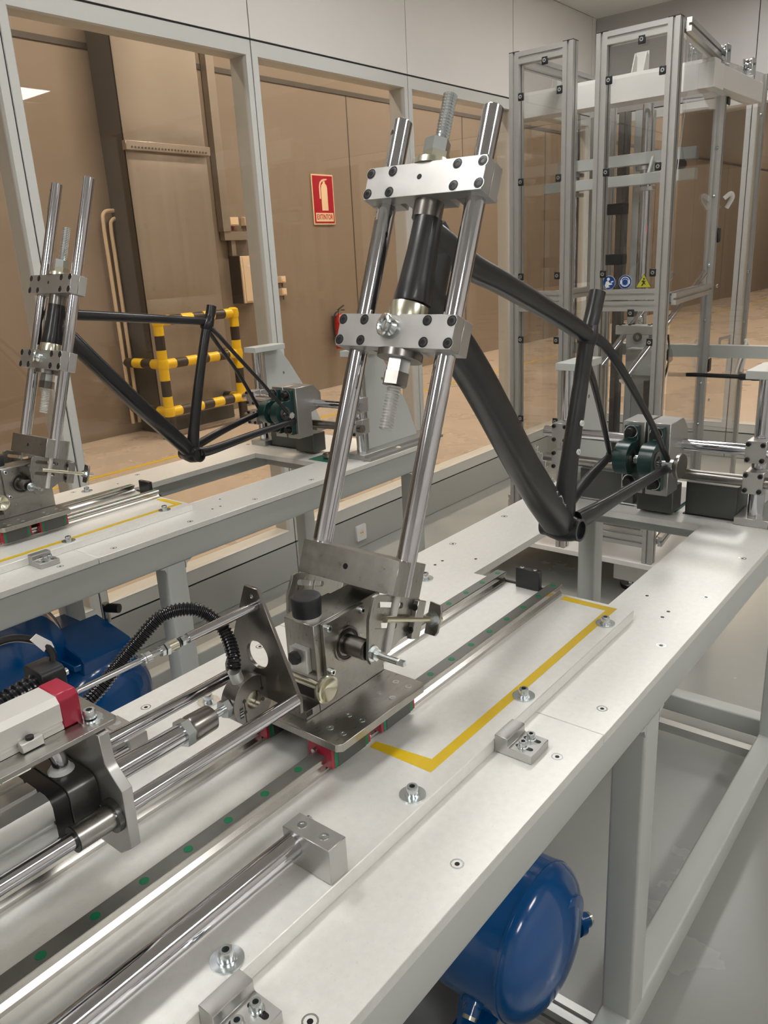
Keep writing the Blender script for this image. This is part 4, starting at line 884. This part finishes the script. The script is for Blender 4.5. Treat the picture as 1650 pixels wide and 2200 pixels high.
# drop test machine behind the cages
t = E('drop_test_machine', 'white drop test machine with twin columns and grey cross beams inside the guard cages', 'test machine', (3.5,.8,0))
for y0_, y1_ in ((.60,.72),(1.33,1.45)):
    O('base_leg', B(3.12,3.24,y0_,y1_,.052,.20), 'white', t, bev=.004); O('base_leg', B(3.88,4.0,y0_,y1_,.052,.20), 'white', t, bev=.004)
    for x in (3.18,3.94): f = O('rubber_foot', MB().lathe((x,(y0_+y1_)/2,0),(0,0,1),[(0,.04),(.018,.045),(.02,.045)],24), 'rubber', t); O('foot_disc', Cy((x,(y0_+y1_)/2,.0201),(x,(y0_+y1_)/2,.025),.042,24).cyl((x,(y0_+y1_)/2,.025),(x,(y0_+y1_)/2,.052),.012,12), 'zinc', f)
    O('base_beam', B(3.24,3.88,y0_,y1_,.135,.20), 'white', t, bev=.004)
O('base_beam', B(3.12,3.24,.72,1.33,.14,.20), 'white', t, bev=.004); O('base_beam', B(3.88,4.0,.72,1.33,.14,.20), 'white', t, bev=.004)
O('base_plate', MB().prism(rrect(2.945,3.985,.46,1.435,.02,3),'z',.2005,.225), 'panel', t, bev=.002)
for z in (.26,.31): O('table_profile', MB().profile((3.30,.66,z),(3.30,1.38,z)), 'anod', t)
for y in (.72,1.0): O('table_profile', MB().profile((3.30,y,.34),(3.9,y,.34)), 'anod', t)
for y in (.845,1.20): O('guide_column', Cy((3.62,y,.226),(3.62,y,2.16),.024,28), 'chrome', t)
O('back_column', B(3.74,3.80,.875,.955,.226,2.16).box(3.74,3.80,1.10,1.18,.226,2.16), 'frame', t, bev=.003)
O('top_beam', MB().prism(rrect(3.40,3.52,.49,1.42,.006,3),'z',2.150,2.245), 'white', t, bev=.003); O('top_plate', B(3.42,3.50,.50,1.42,2.246,2.262), 'white', t, bev=.002)
O('side_beam', B(3.522,4.10,.49,.56,2.16,2.245), 'white', t, bev=.003); O('rear_bar', MB().prism(rrect(3.80,3.85,.28,1.30,.012,3),'z',1.015,1.073), 'frame', t)
O('cross_beam', B(3.56,3.60,.60,1.26,1.905,1.955), 'frame', t, bev=.002); O('cross_beam', B(3.50,3.54,.58,1.30,1.815,1.862), 'frame', t, bev=.002)
for y in (.845,1.20):
    for z in (1.90,1.81): O('bush_collar', Cy((3.62,y,z-.015),(3.62,y,z+.001),.045,24), 'satin', t)
O('carrier_block', MB().prism([(.64,1.862),(.80,1.862),(.78,1.955),(.66,1.955)],'x',3.545,3.56,holes=[circ(.70,1.90,.009,12),circ(.70,1.93,.007,12)]), 'frame', t, bev=.002)
for y in (.735,.79): O('guide_strip', MB().prism([(y,1.865),(y+.010,1.865),(y-.008,1.93),(y-.018,1.93)],'x',3.52,3.53), 'whitep', t)
O('bellows', MB().lathe((3.55,.665,1.86),(0,0,1),[(0,.02),(.02,.03),(.035,.03),(.045,.02)],16), 'rubber', t)
O('rail_column', B(3.66,3.70,.955,1.0,.3,2.15).box(3.655,3.66,.97,.985,.3,2.15), 'steel', t)
for z in (1.70,1.47): O('rail_carriage', B(3.60,3.66,.935,1.02,z,z+.05), 'rubber', t, bev=.003)
# tilted clamp frame held in the machine
t2 = E('tilted_clamp_frame', 'pale clamp head with two slanted chrome rods and black screws inside the right cage', 'clamp', (3.35,.70,1.2))
O('clamp_block', B(3.27,3.34,.605,.815,1.175,1.215), 'clampwhite', t2, bev=.002)
for y in (.62,.665,.755,.80): 
    for z in (1.2152,): O('cap_screw', Cy((3.285,y,z),(3.285,y,z+.004),.008,12).cyl((3.325,y,z),(3.325,y,z+.004),.008,12), 'blackox', t2)
O('centre_boss', MB().ring((3.268,.71,1.165),(3.262,.71,1.165),.010,.020,20), 'steel', t2); O('boss_block', B(3.27,3.34,.66,.765,1.12,1.174), 'frame', t2, bev=.002)
for y in (.635,.785): O('slanted_rod', Cy((3.05,y+.05,1.0),(3.62,y-.09,1.42),.014,20), 'chrome', t2)
O('eye_bolt', MB().tube([(3.30+.014*math.cos(q),.71,1.237+.014*math.sin(q)) for q in [2*PI*i/16 for i in range(17)]],.004,8), 'zinc', t2)
O('carriage_block', B(3.36,3.50,.66,.80,.98,1.10), 'frame', t, bev=.003); O('slide_column', B(3.42,3.50,.70,.79,.226,.98), 'frame', t, bev=.003)
O('slide_shaft', Cy((3.40,.70,.60),(3.40,.70,.95),.022,20), 'steel', t)
# pulleys and brackets on the machine top
for x, y, lb in ((3.47,.60,'clear pulley bracket above the hanging cable'),(3.60,.525,'chrome pulley block on the right end of the machine top'),(3.98,.525,'small chrome pulley at the far right of the machine top')):
    p = E('pulley', lb, 'pulley', (x,y,2.262))
    O('yoke', B(x-.03,x+.03,y-.022,y-.017,2.2625,2.335).box(x-.03,x+.03,y+.017,y+.022,2.2625,2.335).box(x-.03,x+.03,y-.017,y+.017,2.2625,2.268), 'zinc', p, bev=.002); O('sheave', MB().lathe((x,y-.012,2.31),(0,1,0),[(0,.024),(.006,.024),(.012,.017),(.018,.024),(.024,.024)],24), 'chrome', p); O('pin', Cy((x,y-.026,2.31),(x,y+.026,2.31),.005,10), 'steel', p)
for y, lb in ((.84,'white angled bracket left on the machine top'),(1.22,'white angled bracket on the machine top behind the left cage')):
    p = E('angle_bracket', lb, 'bracket', (3.46,y,2.262)); O('web', MB().prism([(3.44,2.2625),(3.50,2.2625),(3.50,2.33),(3.475,2.345)],'y',y-.035,y-.030).prism([(3.44,2.2625),(3.50,2.2625),(3.50,2.33),(3.475,2.345)],'y',y+.015,y+.020), 'white', p, bev=.001); O('backplate', B(3.495,3.50,y-.036,y+.021,2.2625,2.35), 'white', p)
tag(O('hoist_cable', Cy((3.44,.60,2.31),(3.36,.655,1.20),.0022,8), 'wire'), 'thin steel cable hanging from the pulley inside the right cage', 'cable')
tag(O('cable', MB().tube(smooth([(3.34,.60,1.17),(3.33,.585,1.08),(3.32,.60,.98),(3.30,.635,.87),(3.28,.62,.78),(3.27,.58,.76),(3.26,.52,.77)],6),.005,8), 'hose'), 'black cable looping down inside the right cage', 'cable')
tag(O('cable_plug', MB().lathe((3.335,.588,1.11),(-.1,-.1,-1),[(0,.006),(.01,.012),(.05,.014),(.06,.006)],14), 'hose'), 'black plug on the looping cable inside the right cage', 'plug')
t = E('indicator_lamp', 'small red indicator lamp glowing inside the right cage', 'lamp', (3.64,.74,1.63))
O('lamp_body', Cy((3.655,.742,1.628),(3.645,.742,1.628),.022,20), 'whitep', t); O('lens', Cy((3.645,.742,1.628),(3.640,.742,1.628),.018,20), 'redlamp', t); O('stem', Cy((3.66,.742,1.64),(3.66,.742,1.80),.003,8), 'blackox', t)
# ================================================================== PLACE EVERYTHING
T = Matrix.Translation; DX, DY = .022, 1.352
b1 = bench(); ps = plate_set(); tp = tape(); r1, r2 = rails()
c1 = clamp_stop(.5945, 'aluminium locating stop with two slotted bolts at the near bench plate joint'); c2 = clamp_stop(.0650, 'aluminium locating stop with two bolts at the bottom edge of the picture')
es = end_stop(); ca = carriage(); gear()
stop_shaft(-1, 'thick chrome shaft held by an aluminium block along the near side of the near plate'); stop_shaft(1, 'thick chrome shaft partly hidden behind the piston rod on the far side')
co = column(XC, 'leaning clamp column with two tall chrome rods holding the near bicycle frame'); pv = pivot()
bike('matt carbon bicycle frame with thick tubes and chalk writing clamped on the near bench', NB, 'carbon')
rf = rear(['near rear axle fixture with two green pillow blocks between chrome cross shafts','thin chrome axle through the pillow blocks of the near bench'])
knob(); weight_box(-.152,-.022,'dark grey cover box under the right end of the near cross shafts'); w2 = weight_box(.115,.275,'dark grey cover box behind the near bicycle chainstays')
# near bench rear clutter
t = E('green_mat', 'dark green mat under the grey cover box on the near bench', 'mat', (1.86,.02,.876)); O('mat', B(1.775,1.98,-.0,.06,.8762,.8775), 'greenmat', t); O('white_note', B(1.80,1.83,.003,.015,.8776,.8779), 'whitep', t)
t = E('slotted_plate', 'thin aluminium plate with a black slot on the near bench behind its opening', 'plate', (1.85,.10,.876)); O('plate', B(1.775,2.0,.005,.30,.8762,.8822), 'block', t, bev=.001); O('slot', B(1.83,1.845,.03,.24,.8818,.8826), 'insert', t)
for x, y in ((1.80,.04),(1.80,.09),(1.86,.05)): O('tapped_hole', Cy((x,y,.8815),(x,y,.8826),.004,10), 'insert', t)
# near frame: bottle bosses and marker writing
side = V(.0297,.9996,0); k = 0
for p in ((1.1996,.0285,1.2125),(1.1823,.0270,1.1549)):
    o = E('bottle_boss_bolt', ('upper' if k == 0 else 'lower')+' of two small bright bolts on the near frame seat tube', 'bolt', p); k += 1
    c_ = V(1.2530,.0450,1.2125) if k == 1 else V(1.2400,.0455,1.1549)
    O('bolt_head', MB().ring(c_-side*.0160, c_-side*.0200, .0025, .0062, 16), 'whitep', o)
# scribbled marker lines on the down tube
ch = MB(); random.seed(5)
def scribble(mb, c, dirv, upv, n, w, h):
    p = []
    for i in range(n): p.append(c + dirv*(w*(i/n-.5)) + upv*(h*random.uniform(-.5,.5)) + dirv*random.uniform(-.003,.003))
    mb.tube(smooth(p,3), .0005, 4)
dd = (Vector(NB['dt'][6])-Vector(NB['dt'][3])).normalized(); up_ = side.cross(dd).normalized()
for f, off, w, n in ((.42,.020,.075,17),(.62,.017,.030,9),(.78,.012,.060,15),(.80,-.003,.035,9)):
    c = Vector(NB['dt'][3]).lerp(Vector(NB['dt'][6]), f) - side*.0268 + up_*off*(-1 if up_.z < 0 else 1)
    scribble(ch, c - side*.003, dd, up_, n, w, .010)
tag(O('marker_writing', ch, 'chalk'), 'thin white handwriting scribbled on the down tube of the near frame', 'writing')
# far bench copies
X2 = T((DX,DY,0))
dup(b1, X2, 'far test bench standing by the glass partition'); dup(ps, X2, 'pale aluminium mounting plate with washered bolts on the far bench')
o = tp.copy(); S.collection.objects.link(o); o.matrix_world = X2 @ T((0,0,0)); o['label'] = 'yellow marking tape laid in a U on the far mounting plate'
dup(r1, X2, 'near-side ribbed steel rail on the far bench'); dup(r2, X2, 'far-side ribbed steel rail on the far bench, ending behind the black stop')
dup(c1, T((DX,DY,0)), 'small aluminium locating stop with two bolts on the far bench'); dup(es, T((.030,DY,0)), 'small black end stop block between the far bench rails')
XCa = T((.222,DY,0)); dup(ca, XCa, 'steel carriage with bearing housing and red-ended blocks on the far bench'); dup(pv, XCa, 'short pivot shaft and bolt on the far carriage side')
th = math.radians(18.6); XC2 = colmat((.8385,DY+.064,1.2), (math.sin(th),0,math.cos(th)), (0,1,0))
column(XC2, 'leaning clamp column with two chrome rods holding the far bicycle frame', .348, .145, .632, False, .02)
bike('slender black bicycle frame with level top tube clamped on the far bench', FB, 'carbon2')
X3 = T((.075,DY,0))
dup(rf[0], X3, 'far rear axle fixture with green pillow blocks and tall grey side plates'); dup(rf[1], X3, 'thin chrome axle through the pillow blocks of the far bench')
dup(w2, T((.075,DY-.005,0)), 'dark grey cover box behind the far pillow blocks'); 
t = E('roller_ring', 'dark round ring lying on the green mat of the far bench', 'ring', (1.79,1.24,.876)); O('ring', MB().ring((1.80,1.255,.884),(1.80,1.255,.896),.012,.030,32), 'steel', t, bev=.002); 
t = E('green_mat', 'dark green mat under the round ring on the far bench', 'mat', (1.80,1.25,.876)); O('mat', B(1.75,1.87,1.20,1.32,.8762,.8775), 'greenmat', t)
tag(O('crumpled_tissue', MB().lathe((2.02,1.115,.8763),(0,0,1),[(0,.012),(.006,.017),(.010,.011),(.013,.004)],7,smooth=False), 'cream'), 'small crumpled pale scrap on the far bench edge by the side plate', 'scrap')
# tanks
RY = Matrix.Rotation(-PI/2,4,'Z')
tank('blue air tank with domed end under the near bench front edge', T((.825,-.168,.305)) @ RY, .150, .52)
tank('blue compressor tank with boxy cover under the far bench', T((.80,1.215,.370)) @ RY, .150, .50, True)
# hoses on the left
corr_hose('corrugated_hose', 'black corrugated hose arching from the load cell over the shelf', [(.3255,.064,1.067),(.329,.066,1.080),(.338,.085,1.100),(.336,.10,1.118),(.318,.12,1.138),(.284,.14,1.138),(.251,.155,1.110),(.219,.165,1.082),(.19,.165,1.064),(.15,.160,1.056),(.08,.155,1.056)], .0092, .0045)
corr_hose('corrugated_hose', 'thick black corrugated hose running along the white sensor', [(-.25,.098,1.134),(-.10,.098,1.133),(.0,.100,1.134),(.06,.102,1.137),(.095,.104,1.140)], .0145, .0075)
corr_hose('corrugated_hose', 'upright black corrugated hose end at the left picture edge', [(.045,.125,1.124),(.052,.128,1.145),(.058,.130,1.165),(.062,.132,1.185)], .0125, .006)
t = E('cable_joint', 'black plastic hose connector block beside the red sensor cap', 'connector', (.11,.104,1.12)); O('connector_body', MB().prism(rrect(.085,.125,1.119,1.160,.006,3),'x',.094,.120), 'rubber', t, bev=.0015)
O('clip_window', B(.1202,.1206,.096,.102,1.140,1.148).box(.1202,.1206,.106,.112,1.140,1.148), 'insert', t); O('lock_screw', Cy((.120,.088,1.150),(.123,.088,1.150),.004,12), 'zinc', t)
tag(O('sensor_cable', MB().tube(smooth([(.062,.132,1.183),(.072,.128,1.193),(.092,.122,1.193),(.112,.114,1.182),(.120,.108,1.168),(.118,.105,1.156)],6),.0042,10), 'hose'), 'short black cable arching into the connector block', 'cable')
tag(O('cable_tag', MB().prism([(.100,1.191),(.108,1.195),(.122,1.180),(.124,1.172),(.116,1.176),(.112,1.172)],'y',.108,.109), 'whitep'), 'pointed white cable tag on the arching black cable', 'tag')
